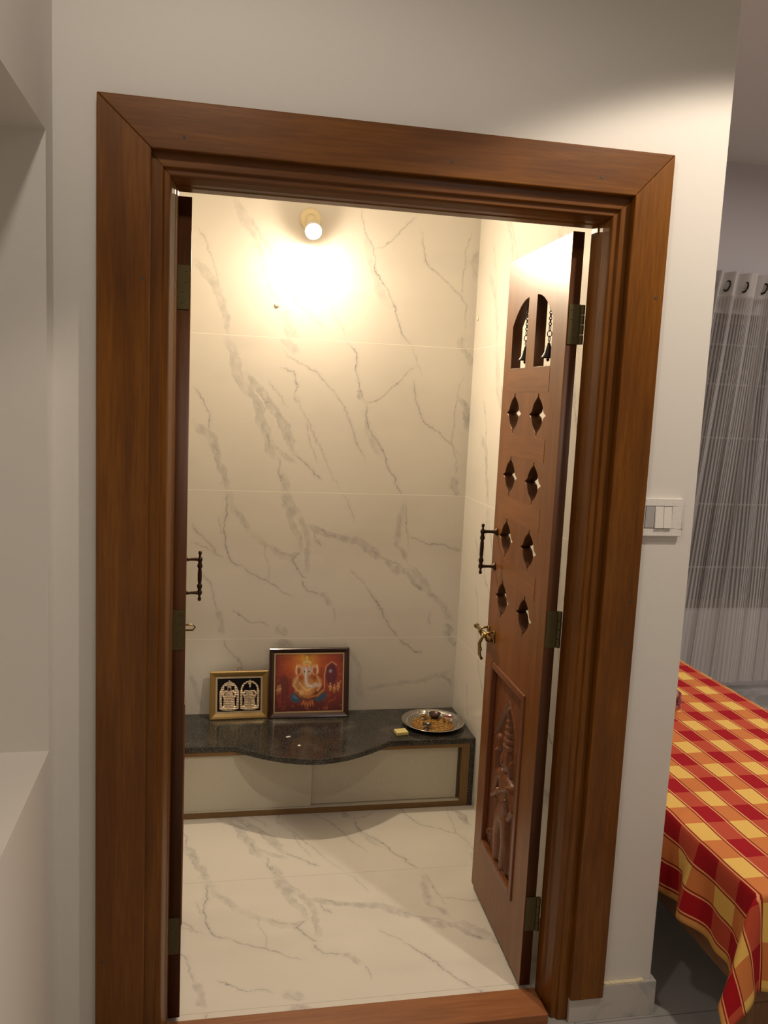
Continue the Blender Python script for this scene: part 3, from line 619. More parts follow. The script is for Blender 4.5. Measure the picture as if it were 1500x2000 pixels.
# ------------------------------------------------------------------ granite bench and its cabinet
XL = -.03
def front_y(x):
    # straight front with a bow in the middle
    t = abs(x-.632)/.292
    return 1.168-.142*math.cos(t*PI/2)**.9*1.0 if t < 1 else 1.168
bench = empty('granite_bench', (.62, 1.34, .3)); tag(bench, 'black speckled granite shelf with a bowed front edge along the tiled back wall', 'shelf')
bm = bmesh.new(); poly = [(XL+.001, DB-.001), (XL+.001, 1.168)]
for k in range(61):
    x = .340+k*(.924-.340)/60; poly.append((x, front_y(x)))
poly += [(X1-.001, 1.168), (X1-.001, DB-.001)]
a = [bm.verts.new((x-.62, y-1.34, -.022)) for x, y in poly]; b = [bm.verts.new((x-.62, y-1.34, 0)) for x, y in poly]
bm.faces.new(a); bm.faces.new(b[::-1])
for i in range(len(poly)):
    j = (i+1) % len(poly); bm.faces.new((a[i], b[i], b[j], a[j]))
bm_obj(bm, 'bench_slab', GRANITE, bench, bevel=.004, seg=3, angle=50)
box('side_support', GRANITE, 1.2515-.62, X1-.001-.62, 1.172-1.34, 1.50-1.34, ZF+.001-.3, -.0225, bench, bevel=.001)
cab = empty('low_cabinet', (.61, 1.18, ZF)); tag(cab, 'low cream cabinet with golden wood edging and two sliding panels under the granite shelf', 'cabinet')
def cb(name, mat, x0, x1, y0, y1, z0, z1, bev=.0008): return box(name, mat, x0-.61, x1-.61, y0-1.18, y1-1.18, z0-ZF, z1-ZF, cab, bevel=bev)
cb('top_rail', CABW, XL+.002, 1.2505, 1.172, 1.215, .262, .2775)
cb('bottom_rail', CABW, XL+.002, 1.2505, 1.172, 1.215, ZF+.0005, .040)
cb('side_stile', CABWZ, 1.219, 1.2505, 1.172, 1.215, .0402, .2618)
cb('side_stile', CABWZ, XL+.002, XL+.030, 1.172, 1.215, .0402, .2618)
cb('track', CREAM, XL+.031, 1.2185, 1.176, 1.210, .0402, .0455)
cb('sliding_panel', CREAM, XL+.032, .633, 1.180, 1.186, .0460, .2610)
cb('sliding_panel', CREAM, .610, 1.208, 1.192, 1.198, .0475, .2610)
cb('groove_shade_strip', simple('panel groove shade', (.10, .085, .06), .6), 1.2085, 1.2185, 1.194, 1.199, .0465, .2610)  # dark strip colouring in the shade of the groove beside the panel
cb('cabinet_back', CREAM, XL+.002, 1.2505, 1.470, 1.476, ZF+.0005, .2775)

# ------------------------------------------------------------------ pictures
GOLDW = simple('gold painted wood', (.34, .22, .07), .38, .35, bump=.15, bscale=90)
GOLDL = simple('gold lip', (.75, .58, .30), .3, .8)
SILVERL = simple('pale inner mount', (.62, .52, .36), .4, .3)
DARKW = simple('dark maroon lacquered wood', (.035, .008, .006), .28, coat=.4)
BLACKV = simple('black velvet backing', (.012, .011, .013), .9, spec=.2)
def picture(name, label, x0, x1, w_frame, h, yb, tilt, rz, mat, lip, depth):
    W = x1-x0
    root = empty(name, ((x0+x1)/2, yb, .3005)); root.rotation_euler = (-tilt, 0, rz); tag(root, label, 'picture', None)
    me = bpy.data.meshes.new('frame'); bm = bmesh.new()
    o_ = [(-W/2, 0), (W/2, 0), (W/2, h), (-W/2, h)]
    k = w_frame; i_ = [(-W/2+k, k), (W/2-k, k), (W/2-k, h-k), (-W/2+k, h-k)]
    prof = [(0, depth), (0, .003), (.15, 0), (.45, .002), (.8, .0065), (1, .009), (1, depth)]
    rings = []
    for t, y in prof: rings.append([bm.verts.new((a[0]+(b[0]-a[0])*t, y, a[1]+(b[1]-a[1])*t)) for a, b in zip(o_, i_)])
    n = len(prof)
    for q in range(n):
        A_, B_ = rings[q], rings[(q+1) % n]
        for s in range(4): bm.faces.new((A_[s], A_[(s+1) % 4], B_[(s+1) % 4], B_[s]))
    bm_obj(bm, 'frame', mat, root)
    bm = bmesh.new(); c = k-.001; d = k+lip[0]
    for (xa, xb, za, zb) in ((-W/2+c, -W/2+d, c, h-c), (W/2-d, W/2-c, c, h-c), (-W/2+d, W/2-d, c, d), (-W/2+d, W/2-d, h-d, h-c)):
        add_box(bm, xa, xb, .0085, .0125, za, zb)
    bm_obj(bm, 'inner_lip', lip[1], root)
    return root, W, h, d
tl = .16
p1, W1, H1, d1 = picture('framed_idol_picture', 'small gold framed picture of two golden idols on black', .249, .480, .024, .192, 1.432, .13, .03, GOLDW, (.006, SILVERL), .014)
bm = bmesh.new(); add_tube(bm, [(.009*math.cos(t), .010, H1+.004+.009*math.sin(t)) for t in np.linspace(0, PI, 8)], .0018, 6)
bm_obj(bm, 'hanging_loop', BRASS, p1)
box('backing', BLACKV, -W1/2+d1-.001, W1/2-d1+.001, .0118, .0138, d1-.001, H1-d1+.001, p1)
IDOL = paint_mat('gilt idol metal', .42, .1, .45)
def idol(cx, cz, kind):
    s = .0008; S = np.arange(-.042, .0421, s); Z = np.arange(0, .128, s); A, B = np.meshgrid(S, Z, indexing='ij')
    H = np.zeros(A.shape)
    q = lambda v: np.maximum(H, v)
    # arch behind the figure
    r = np.hypot(A/.036, (B-.070)/.046) if kind == 0 else np.hypot(A/.036, (B-.082)/.036)
    H = q(.003*((r < 1) & (r > (.66 if kind == 0 else .78)) & (B > .070)))
    for sgn in (-1, 1):
        H = q(cap(A, B, [(sgn*.033, .008), (sgn*.034, .075)], .0055, .0055, .005))
        H = q(cap(A, B, [(sgn*.014, .080), (sgn*.025, .066), (sgn*.020, .052)], .005, .005, .006))
        H = q(cap(A, B, [(sgn*.008, .05), (sgn*.010, .018)], .008, .007, .007))
        H = q(ell(A, B, sgn*.022, .010, .009, .009, .005))
    H = q(cap(A, B, [(0, .082), (0, .055)], .014, .017, .009))
    H = q(cap(A, B, [(0, .050), (0, .015)], .022, .024, .006))
    H = q(ell(A, B, 0, .092, .009, .012, .010))
    H = q(cap(A, B, [(0, .100), (0, .118)], .009, .004, .009))
    H = q(ell(A, B, 0, .006, .036, .008, .007))
    H *= (1+.25*np.cos(B*900))*(.75+.5*fbm(A*900, B*900, 2))
    base = np.array([.62, .44, .24]); hi = np.array([.95, .88, .78])
    t = np.clip(fbm(A*420+9*kind, B*420, 3)*1.9-.55, 0, 1)[..., None]
    C = base*(1-t)+hi*t
    dk = ((np.abs(np.abs(A)-.014) < .006) & (np.abs(B-.091) < .008)) if kind == 0 else ((np.abs(np.abs(A)-.013) < .009) & (np.abs(B-.092) < .012))
    H[dk] = 0
    face = np.hypot(A/.006, (B-.086)/.007) < 1
    C[face] = (.10, .03, .04) if kind == 0 else (.05, .04, .04)
    me = grid_mesh('gilt_idol', np.stack([A, -H, B], -1), mask=H > .0008, colors=C)
    o = link(me, 'gilt_idol', IDOL, p1, True); o.location = (cx, .0117, cz)
    o['label'] = 'left gilt figure inside the gold frame' if kind == 0 else 'right gilt figure inside the gold frame'
idol(-.039, d1+.004, 0); idol(.042, d1+.004, 1)

p2, W2, H2, d2 = picture('framed_deity_painting', 'dark maroon framed painting of a seated elephant headed deity on glowing red', .481, .806, .021, .282, 1.425, .14, 0.0, DARKW, (.004, GOLDL), .016)
def paint_picture():
    s = .0010; w_, h_ = W2-2*d2+.002, H2-2*d2+.002
    S = np.arange(0, w_+s, s); Z = np.arange(0, h_+s, s); A, B = np.meshgrid(S, Z, indexing='ij')
    u = A/w_; v = B/h_; asp = w_/h_
    C = np.zeros(A.shape+(3,))
    n = fbm(u*6, v*6); n2 = fbm(u*26+5, v*22)
    def mixc(mk, col):
        nonlocal C
        mk = np.clip(mk, 0, 1)[..., None]; C = C*(1-mk)+np.array(col)*mk
    C[:] = (.17, .012, .008)
    mixc(np.exp(-(((u-.2)/.30)**2+((v-.60)/.40)**2))*.7, (.42, .030, .010))
    mixc(np.exp(-(((u-.48)/.34)**2+((v-.92)/.35)**2))*1.0, (.80, .20, .018))
    mixc(np.exp(-(((u-.80)/.22)**2+((v-.70)/.50)**2))*.6, (.50, .055, .018))
    mixc(np.exp(-(((u-.46)/.13)**2+((v-.90)/.20)**2))*.9, (.95, .48, .06))
    mixc(np.exp(-((v)/.16)**2)*.75, (.06, .004, .004))
    mixc(np.exp(-((u)/.05)**2)*.5, (.07, .005, .004)); mixc((n-.45)*1.2, (.10, .008, .006)); mixc((n2-.58)*1.6, (.62, .16, .04))
    def E(cx, cy, rx, ry, col, k=1., a=0., soft=.25):
        X = (u-cx)*asp; Y = v-cy; c, s_ = math.cos(a), math.sin(a)
        r = np.hypot((X*c+Y*s_)/(rx*asp), (-X*s_+Y*c)/ry); mixc(k*sstep(1+soft, 1-soft, r), col)
    def K(pts, w, col, k=1., soft=.5):
        P = [((a)*asp, b) for a, b in pts]; d = seg_dist(u*asp, v, P); mixc(k*sstep(w*(1+soft), w*(1-soft), d), col)
    E(.13, .42, .08, .22, (.10, .01, .008), .7)
    E(.83, .64, .085, .20, (.10, .012, .030), .95); K([(.73, .40), (.725, .62), (.75, .78), (.83, .86), (.90, .80)], .010, (.80, .40, .22), .75)
    E(.815, .69, .02, .03, (.62, .66, .75), .9, soft=.6); K([(.80, .69), (.83, .69)], .006, (.9, .9, .95))
    K([(.83, .66), (.83, .46)], .05, (.16, .012, .03), .6)
    # lotus coloured cloths and seat
    E(.31, .245, .085, .085, (.020, .085, .16), 1, -.4); E(.31, .26, .045, .035, (.10, .32, .50), .8, -.5, .6)
    E(.665, .250, .095, .075, (.020, .085, .16), 1, .35); E(.62, .265, .05, .03, (.12, .36, .52), .8, .5, .6)
    E(.49, .30, .20, .10, (.13, .022, .010), 1)
    K([(.30, .36), (.38, .27), (.49, .225), (.62, .27), (.72, .37)], .020, (.55, .20, .05)); K([(.33, .33), (.41, .25), (.49, .21), (.60, .25)], .008, (.09, .02, .01))
    for dx in (-.07, -.035, 0, .035, .07): E(.485+dx, .12+abs(dx)*.5, .014, .05, (.62, .20, .05), .85, dx*4, .5)
    # body
    E(.475, .42, .125, .17, (.62, .25, .06), 1); E(.47, .40, .075, .10, (.82, .42, .12), .9, 0, .5)
    E(.315, .50, .055, .11, (.55, .26, .10), 1, .2); E(.635, .48, .055, .11, (.52, .20, .06), 1, -.2)
    K([(.33, .60), (.27, .46), (.33, .37), (.42, .33)], .020, (.74, .42, .18)); K([(.62, .60), (.68, .46), (.63, .36)], .020, (.70, .34, .12))
    E(.39, .33, .035, .045, (.85, .50, .20), 1, 0, .5)
    for t in np.linspace(0, 1, 22):
        x = .36+.24*t; y = .50-.13*math.sin(t*PI); E(x, y, .007, .012, (.95, .72, .30), .9, 0, .6)
    # ears, head, crown, trunk
    for c_, s_ in ((.345, -1), (.585, 1)):
        E(c_, .72, .055, .095, (.78, .42, .20), 1, .15*s_); E(c_, .70, .030, .060, (.42, .10, .04), 1, .15*s_)
        K([(c_-.03*s_*-1, .80), (c_+.035*s_, .76), (c_+.03*s_, .66)], .010, (.93, .68, .45))
    E(.465, .72, .075, .115, (.66, .50, .40), 1); E(.465, .84, .060, .060, (.85, .50, .10), 1)
    for t in range(9): E(.41+t*.0138, .845+.022*math.sin(t/8*PI), .008, .013, (.98, .82, .45), .9, 0, .6)
    E(.465, .925, .022, .040, (.92, .60, .14), 1)
    K([(.462, .76), (.455, .60), (.462, .50), (.49, .435), (.54, .425), (.59, .455), (.645, .455)], .033, (.70, .52, .44))
    K([(.455, .76), (.447, .60), (.455, .50), (.485, .445), (.54, .44)], .010, (.94, .84, .78))
    K([(.485, .72), (.480, .60), (.490, .50)], .007, (.50, .28, .22)); 
    E(.430, .69, .010, .014, (.05, .02, .02), 1); E(.500, .69, .010, .014, (.05, .02, .02), 1); K([(.465, .80), (.465, .75)], .008, (.85, .10, .05))
    # small attendants
    for cx, cy, k in ((.075, .38, .8), (.815, .40, 1), (.875, .37, .8), (.93, .40, .9), (.045, .36, .6)):
        E(cx, cy, .018, .06, (.66, .28, .10), k, 0, .5); E(cx, cy+.075, .010, .018, (.85, .50, .26), k, 0, .5); K([(cx-.025, cy+.02), (cx, cy+.04), (cx+.025, cy+.01)], .007, (.80, .42, .18), k)
    K([(.94, .42), (.965, .52)], .006, (.8, .45, .2)); K([(.07, .33), (.08, .10)], .03, (.34, .03, .015), .5)
    C *= (.82+.36*fbm(u*90, v*70, 3))[..., None]
    me = grid_mesh('painting', np.stack([A-w_/2, np.full(A.shape, .0118), B+d2-.001], -1), colors=C)
    link(me, 'painting', paint_mat('glossy printed painting', .25, .5), p2)
    box('backing', BLACKV, -W2/2+.008, W2/2-.008, .0125, .0158, .008, H2-.008, p2)
paint_picture()

# ------------------------------------------------------------------ steel plate and what lies on it
PX, PY, PZ = 1.134, 1.318, .3003
GILT = simple('gilded engraved plate centre', (.44, .23, .06), .32, .55, bump=1.0, bscale=95, var=4.)
RICE = simple('turmeric rice', (.72, .46, .12), .6)
RED = simple('red powder', (.22, .015, .012), .8)
plate = empty('offering_plate', (PX, PY, PZ)); tag(plate, 'round steel offering plate with engraved gilt centre on the right end of the granite shelf', 'plate')
bm = bmesh.new(); add_lathe(bm, [(0, .0015), (.092, .0015), (.100, .004), (.112, .013), (.122, .0185), (.1265, .0195), (.1275, .0185), (.1265, .0175), (.121, .0165), (.111, .011), (.100, .0015), (.092, 0), (0, 0)], n=72)
bm_obj(bm, 'plate_dish', STEEL, plate, smooth=True)
bm = bmesh.new(); add_lathe(bm, [(0, .0016), (.084, .0016), (.087, .0024), (.084, .0034), (0, .0034)], n=60); bm_obj(bm, 'gilt_centre', GILT, plate)
bm = bmesh.new()
for k in range(48):
    t = 2*PI*k/48; add_lathe(bm, [(0, 0), (.0028, .0008), (.0028, .002), (0, .0034)], Matrix.Translation((.105*math.cos(t), .105*math.sin(t), .0088)), 6)
bm_obj(bm, 'rim_beading', STEEL, plate, smooth=True)
def on_plate(name, label, cat, dx, dy, prof, mat, group=None, fill=None, n=24):
    r = empty(name, (PX+dx, PY+dy, PZ+.0036)); tag(r, label, cat, group)
    bm = bmesh.new(); add_lathe(bm, prof, n=n); bm_obj(bm, 'cup' if cat != 'lamp' else 'lamp_bowl', mat, r, smooth=True)
    if fill:
        bm = bmesh.new(); add_lathe(bm, fill[0], n=n); bm_obj(bm, fill[2], fill[1], r, smooth=True)
    return r
cup = [(0, 0), (.011, 0), (.012, .001), (.006, .005), (.005, .010), (.010, .014), (.017, .021), (.019, .030), (.0178, .030), (.015, .022), (.008, .017), (0, .0155)]
on_plate('small_steel_cup', 'small polished steel cup on a stem at the back left of the offering plate', 'cup', -.028, .052, cup, STEEL)
on_plate('powder_bowl', 'small dark bowl at the back centre of the offering plate', 'bowl', .022, .056,
         [(0, 0), (.014, 0), (.013, .006), (.022, .014), (.025, .022), (.0235, .022), (.020, .014), (.010, .009), (0, .008)], simple('dark bronze bowl', (.10, .07, .06), .35, .8),
         fill=([(0, .0085), (.015, .0105), (.018, .0135), (.008, .017), (0, .018)], simple('dark powder', (.06, .03, .035), .8), 'powder'))
on_plate('stacked_steel_cup', 'shiny ridged steel cup with red powder near the right rim of the offering plate', 'cup', .066, .008,
         [(0, 0), (.016, 0), (.017, .003), (.015, .008), (.019, .012), (.017, .016), (.021, .020), (.0225, .027), (.0215, .027), (.018, .020), (.010, .014), (0, .013)], STEEL,
         fill=([(0, .014), (.015, .017), (.018, .022), (.008, .024), (0, .0245)], RED, 'powder'))
on_plate('oil_lamp', 'small dark oil lamp cup near the front rim of the offering plate', 'lamp', -.038, -.052,
         [(0, 0), (.013, 0), (.012, .003), (.007, .006), (.009, .010), (.017, .015), (.019, .021), (.0178, .021), (.014, .015), (.006, .011), (0, .0105)], simple('tarnished metal lamp', (.16, .14, .12), .3, .9),
         fill=([(0, .0108), (.010, .0125), (.0145, .0165), (0, .0170)], simple('lamp oil', (.04, .03, .02), .1), 'oil'))
bm = bmesh.new(); rr = random.Random(5)
for k in range(260):
    t = rr.uniform(0, 2*PI); r_ = .082*math.sqrt(rr.uniform(.02, 1)); x, y = r_*math.cos(t), r_*math.sin(t)
    if min(math.hypot(x+.028, y-.052)-.013, math.hypot(x-.022, y-.056)-.015, math.hypot(x-.066, y-.008)-.018, math.hypot(x+.038, y+.052)-.014) < 0: continue
    M = Matrix.Translation((x, y, .0018)) @ Matrix.Rotation(rr.uniform(0, PI), 4, 'Z') @ Matrix.Diagonal((rr.uniform(.0022, .0042), .0019, .0016, 1))
    bmesh.ops.create_icosphere(bm, subdivisions=1, radius=1, matrix=M)
me = bpy.data.meshes.new('rice_grains'); bm.to_mesh(me); bm.free()
o = link(me, 'rice_grains', RICE, None, True); o.location = (PX, PY, PZ+.0036); tag(o, 'scatter of yellow rice grains over the gilt centre of the plate', 'rice', kind='stuff')
bm = bmesh.new()
for (x, y, a) in ((.005, .040, .3), (.048, .040, .9), (.085, -.012, 2.0)):
    pass
bm.free()
yb = box('match_box', simple('pale yellow card', (.72, .62, .26), .6), -.024, .024, -.021, .021, 0, .013, None, bevel=.002)
yb.location = (.985, 1.235, .3003); yb.rotation_euler = (0, 0, .12)
tag(yb, 'small pale yellow box lying on the granite shelf left of the steel plate', 'box')
rr = random.Random(9)
PET = simple('pale dried petal', (.75, .70, .62), .7)
for k, (x, y, lab) in enumerate(((.545, 1.235, 'pale petal fallen on the middle of the granite shelf'), (.578, 1.150, 'pale petal fallen near the bowed front edge of the granite shelf'))):
    bm = bmesh.new(); bmesh.ops.create_icosphere(bm, subdivisions=2, radius=1, matrix=Matrix.Diagonal((.011-.002*k, .006, .0015, 1)))
    for v in bm.verts: v.co.z += .0015+ .12*v.co.x**2*8; v.co.y *= 1-.3*v.co.x/.011
    o = bm_obj(bm, 'fallen_petal', PET, None, smooth=True); o.location = (x, y, .3005); o.rotation_euler = (0, 0, .4+1.1*k); tag(o, lab, 'petal')

# ------------------------------------------------------------------ bulb on the back wall
lampr = empty('wall_lamp', (.592, DB, 2.262)); tag(lampr, 'glowing bulb in a cream angled holder high on the tiled back wall', 'lamp')
HOLD = simple('cream lamp holder', (.80, .70, .45), .35)
bm = bmesh.new(); add_lathe(bm, [(0, 0), (.041, 0), (.041, .010), (.036, .018), (.024, .024), (0, .026)], Matrix.Rotation(PI/2, 4, 'X'), 32)
bm_obj(bm, 'base_plate', HOLD, lampr, smooth=True, bevel=.001)
DIRM = Matrix.Translation((0, -.016, -.002)) @ Matrix.Rotation(PI-1.02, 4, 'X')
bm = bmesh.new(); add_lathe(bm, [(0, 0), (.021, 0), (.0215, .020), (.0185, .026), (.0185, .048), (.0165, .050), (0, .050)], DIRM, 24)
bm_obj(bm, 'holder', HOLD, lampr, smooth=True)
m, nt, N, L, b = new_mat('glowing bulb glass')
b.inputs['Base Color'].default_value = (.9, .85, .75, 1); b.inputs['Emission Color'].default_value = (1.0, .80, .56, 1); b.inputs['Emission Strength'].default_value = BULB_STRENGTH
bm = bmesh.new(); add_lathe(bm, [(0, .0505), (.0125, .0505), (.015, .058), (.022, .070), (.0285, .094), (.030, .112), (.0298, .122), (0, .122)], DIRM, 24)
bm_obj(bm, 'bulb_neck', WHITEP, lampr, smooth=True)
bm = bmesh.new(); add_lathe(bm, [(0, .1225), (.0297, .1225), (.028, .126), (.020, .1305), (.010, .133), (0, .1335)], DIRM, 24)
bm_obj(bm, 'bulb', m, lampr, smooth=True)
m.cycles.emission_sampling = 'FRONT'

# hooks
def cap_disc(label, locn, M):
    bm = bmesh.new(); add_lathe(bm, [(0, 0), (.0105, 0), (.0105, .0015), (.008, .0035), (0, .0042)], M, 20)
    o = bm_obj(bm, 'round_wall_plug', simple('cream plug', (.82, .76, .62), .4), None, smooth=True); o.location = locn; tag(o, label, 'wall plug', None)
cap_disc('tiny round cream plug in the back wall below the glowing bulb', (.474, DB-.0004, 1.935), Matrix.Rotation(PI/2, 4, 'X'))
cap_disc('tiny round cream plug in the right side wall near the corner', (X1-.0004, 1.470, 1.930), Matrix.Rotation(-PI/2, 4, 'Y'))

# ------------------------------------------------------------------ switch panel
sw = empty('switch_panel', (1.325, .0195, 1.34)); tag(sw, 'white wall switch panel beside the right architrave of the prayer room', 'switch')
bm = bmesh.new()
for (a, b_, c, d) in ((-.054, .049, .028, .047), (-.054, .049, -.047, -.028), (-.054, -.050, -.028, .028), (.021, .049, -.028, .028)): add_box(bm, a, b_, -.012, 0, c, d)
bmesh.ops.remove_doubles(bm, verts=bm.verts[:], dist=1e-5)
bm_obj(bm, 'cover_plate', WHITEP, sw, bevel=.002)
box('inner_shadow_gap', DARKP, -.050, .021, -.006, -.002, -.028, .028, sw)
for x0, x1, mt, tilt in ((-.049, -.0255, GREYP, 0), (-.0245, -.0025, WHITEP, 1), (-.0015, .0195, WHITEP, 1)):
    bm = bmesh.new(); v = add_box(bm, x0, x1, -.0125, -.0065, -.0265, .0265)
    if tilt:
        for q in bm.verts:
            if q.co.z < 0 and q.co.y < -.01: q.co.y -= .005
    o = bm_obj(bm, 'rocker_switch' if tilt else 'blank_module', mt, sw, bevel=.001)
    if not tilt: o['label'] = 'grey module'

# ------------------------------------------------------------------ bed, cover, packet
BX0, BX1, BY0, BY1, BZ = 1.515, 2.285, -.245, 1.62, .488
bed = empty('low_bed', ((BX0+BX1)/2, (BY0+BY1)/2, 0)); tag(bed, 'low wooden bed frame under the checkered cover beyond the end of the door wall', 'bed')
bx, by = (BX0+BX1)/2, (BY0+BY1)/2
def bb(name, mat, x0, x1, y0, y1, z0, z1, bev=.003): return box(name, mat, x0-bx, x1-bx, y0-by, y1-by, z0, z1, bed, bevel=bev)
for x0, x1, y0, y1 in ((BX0, BX0+.065, BY0, BY0+.065), (BX1-.065, BX1, BY0, BY0+.065), (BX0, BX0+.065, BY1-.065, BY1), (BX1-.065, BX1, BY1-.065, BY1)):
    bb('leg', BEDWZ, x0, x1, y0, y1, 0, .2145)
for x0, x1 in ((BX0, BX0+.03), (BX1-.03, BX1)): bb('side_rail', BEDW, x0, x1, BY0+.0305, BY1-.0305, .215, .40)
for y0, y1 in ((BY0, BY0+.03), (BY1-.03, BY1)): bb('end_rail', BEDW, BX0, BX1, y0, y1, .215, .40)
bb('mattress', simple('mattress ticking', (.5, .48, .44), .9), BX0+.002, BX1-.002, BY0+.002, BY1-.002, .401, BZ, bev=.012)
m, nt, N, L, b = new_mat('red and yellow checkered cotton')
uv = N.new('ShaderNodeAttribute'); uv.attribute_name = 'ca'; vv = N.new('ShaderNodeAttribute'); vv.attribute_name = 'cb'
def MN(op, a, b_=None, c=None):
    n = N.new('ShaderNodeMath'); n.operation = op
    for i, x in enumerate((a, b_, c)):
        if x is None: continue
        if isinstance(x, (int, float)): n.inputs[i].default_value = x
        else: L.new(x, n.inputs[i])
    return n.outputs[0]
PA, PB = .066, .088
ua = MN('DIVIDE', uv.outputs['Fac'], PA); ub = MN('DIVIDE', vv.outputs['Fac'], PB)
fa = MN('FLOORED_MODULO', ua, 2.0); fb = MN('FLOORED_MODULO', ub, 2.0)
ya = MN('LESS_THAN', fa, 1.0); yb_ = MN('GREATER_THAN', fb, 1.0)
def MIX(f, a, b_):
    n = N.new('ShaderNodeMix'); n.data_type = 'RGBA'
    if isinstance(f, (int, float)): n.inputs[0].default_value = f
    else: L.new(f, n.inputs[0])
    for i, x in ((6, a), (7, b_)):
        if isinstance(x, tuple): n.inputs[i].default_value = (*x, 1)
        else: L.new(x, n.inputs[i])
    return n.outputs[2]
YEL, ORA, SAL, REDC = (.80, .50, .12), (.62, .20, .055), (.50, .075, .035), (.36, .006, .012)
colr = MIX(ya, MIX(yb_, REDC, SAL), MIX(yb_, ORA, YEL))
h = MN('FLOORED_MODULO', MN('ADD', ua, .5), 1.0); dd = MN('SUBTRACT', h, .5)
l1 = MN('MULTIPLY', MN('GREATER_THAN', dd, -.075), MN('LESS_THAN', dd, -.005)); l2 = MN('MULTIPLY', MN('GREATER_THAN', dd, -.005), MN('LESS_THAN', dd, .065))
odd = MN('GREATER_THAN', MN('FLOORED_MODULO', MN('ADD', ua, .5), 2.0), 1.0)
cr, dr_ = (.80, .36, .14), (.26, .02, .012)
colr = MIX(l1, colr, MIX(odd, cr, dr_)); colr = MIX(l2, colr, MIX(odd, dr_, cr))
hem = MN('LESS_THAN', MN('MINIMUM', uv.outputs['Fac'], vv.outputs['Fac']), -.205)
colr = MIX(MN('MULTIPLY', hem, .85), colr, (.66, .33, .09))
L.new(colr, b.inputs['Base Color']); b.inputs['Roughness'].default_value = .85; b.inputs['Specular IOR Level'].default_value = .2
tc = N.new('ShaderNodeTexCoord'); nz = N.new('ShaderNodeTexNoise'); nz.inputs['Scale'].default_value = 700; L.new(tc.outputs['Object'], nz.inputs['Vector'])
bp = N.new('ShaderNodeBump'); bp.inputs['Strength'].default_value = .25; bp.inputs['Distance'].default_value = .001; L.new(nz.outputs['Fac'], bp.inputs['Height']); L.new(bp.outputs[0], b.inputs['Normal'])
CHECK = m
CX0, CX1, CY0, CY1, CZ, HG = 1.500, 2.303, -.258, 1.635, .500, .222
def cloth():
    Lx, Ly = CX1-CX0, CY1-CY0
    a = steps(-HG, Lx+HG, .009); b_ = steps(-HG, Ly+.15, .010); A, B = np.meshgrid(a, b_, indexing='ij')
    X = np.clip(A, 0, Lx); Y = np.clip(B, 0, Ly)
    da = np.where(A < 0, -A, np.where(A > Lx, A-Lx, 0)); db = np.where(B < 0, -B, np.where(B > Ly, B-Ly, 0))
    r = np.hypot(da, db); th = np.arctan2(db, da)
    sx = np.where(A < 0, -1, 1); sy = np.where(B < 0, -1, 1)
    corner = np.sin(2*th)*(r > 0)
    flare = .06+.42*corner
    wave = (.016*np.sin(B*2*PI/.21+.8)+.010*np.sin(B*2*PI/.13+2))*sstep(0, .20, da)*(1-corner)
    wave2 = (.014*np.sin(A*2*PI/.24+1.1)+.008*np.sin(A*2*PI/.15))*sstep(0, .20, db)*(1-corner)
    rr_ = .012
    out = rr_*(1-np.exp(-r/rr_))*.6+flare*r
    ct, st_ = np.cos(th), np.sin(th)
    # the free corner swings towards the side so it hangs in front of the rail
    X = X+sx*(out*ct+wave+.012*corner); Y = Y+sy*(out*st_*.85+wave2)
    drop = r*np.sqrt(np.clip(1-flare**2, 0, 1)); drop = np.where(r > 0, np.maximum(drop-.004, 0), 0)
    Zz = CZ-drop+.0035*(fbm(A*9, B*9)-.5)*(r == 0)+.004*np.sin(B*2*PI/.21+.8)*sstep(.1, .22, da)
    P = np.stack([CX0+X, CY0+Y, Zz], -1)
    # gentle puckers on top
    jig = (fbm(A*5+3, B*5)-.5)*.02
    me = grid_mesh('bed_cover', P, {'ca': A+jig*.5, 'cb': B+jig*.3+.020})
    o = link(me, 'bed_cover', CHECK, None, True); sl = o.modifiers.new('thick', 'SOLIDIFY'); sl.thickness = .0016; sl.offset = 1
    tag(o, 'red and yellow checkered cotton cover draped over the low bed', 'bed cover')
cloth()
m, nt, N, L, b = new_mat('shiny red foil')
tc = N.new('ShaderNodeTexCoord'); nz = N.new('ShaderNodeTexNoise'); nz.inputs['Scale'].default_value = 28; L.new(tc.outputs['Object'], nz.inputs['Vector'])
rp = N.new('ShaderNodeValToRGB'); e = rp.color_ramp.elements; e[0].position = .45; e[0].color = (.20, .008, .012, 1); e[1].position = .6; e[1].color = (.60, .25, .22, 1)
L.new(nz.outputs['Fac'], rp.inputs['Fac']); L.new(rp.outputs['Color'], b.inputs['Base Color']); b.inputs['Roughness'].default_value = .22; b.inputs['Metallic'].default_value = .55; b.inputs['Coat Weight'].default_value = .6
bm = bmesh.new(); bmesh.ops.create_icosphere(bm, subdivisions=4, radius=1)
for v in bm.verts:
    p = v.co.copy(); n_ = float(fbm(np.array(p.x*1.6+p.z*2.1+7), np.array(p.y*1.9-p.z*1.3+5), 3))-.5
    f2 = float(vnoise(np.array(p.x*5+p.z*4+20), np.array(p.y*5-p.z*3+30)))-.5
    s_ = 1+.55*n_+.22*f2
    tz = (p.z+1)/2; pin = 1-.55*tz**1.5
    v.co = Vector((p.x*.075*s_*pin, p.y*.060*s_*pin, (p.z+1)*.060*(1+.1*n_)))
o = bm_obj(bm, 'foil_packet', m, None, smooth=False); o.location = (1.875, .86, .5012); tag(o, 'crumpled shiny red foil packet on the checkered cover by the wall corner', 'packet')

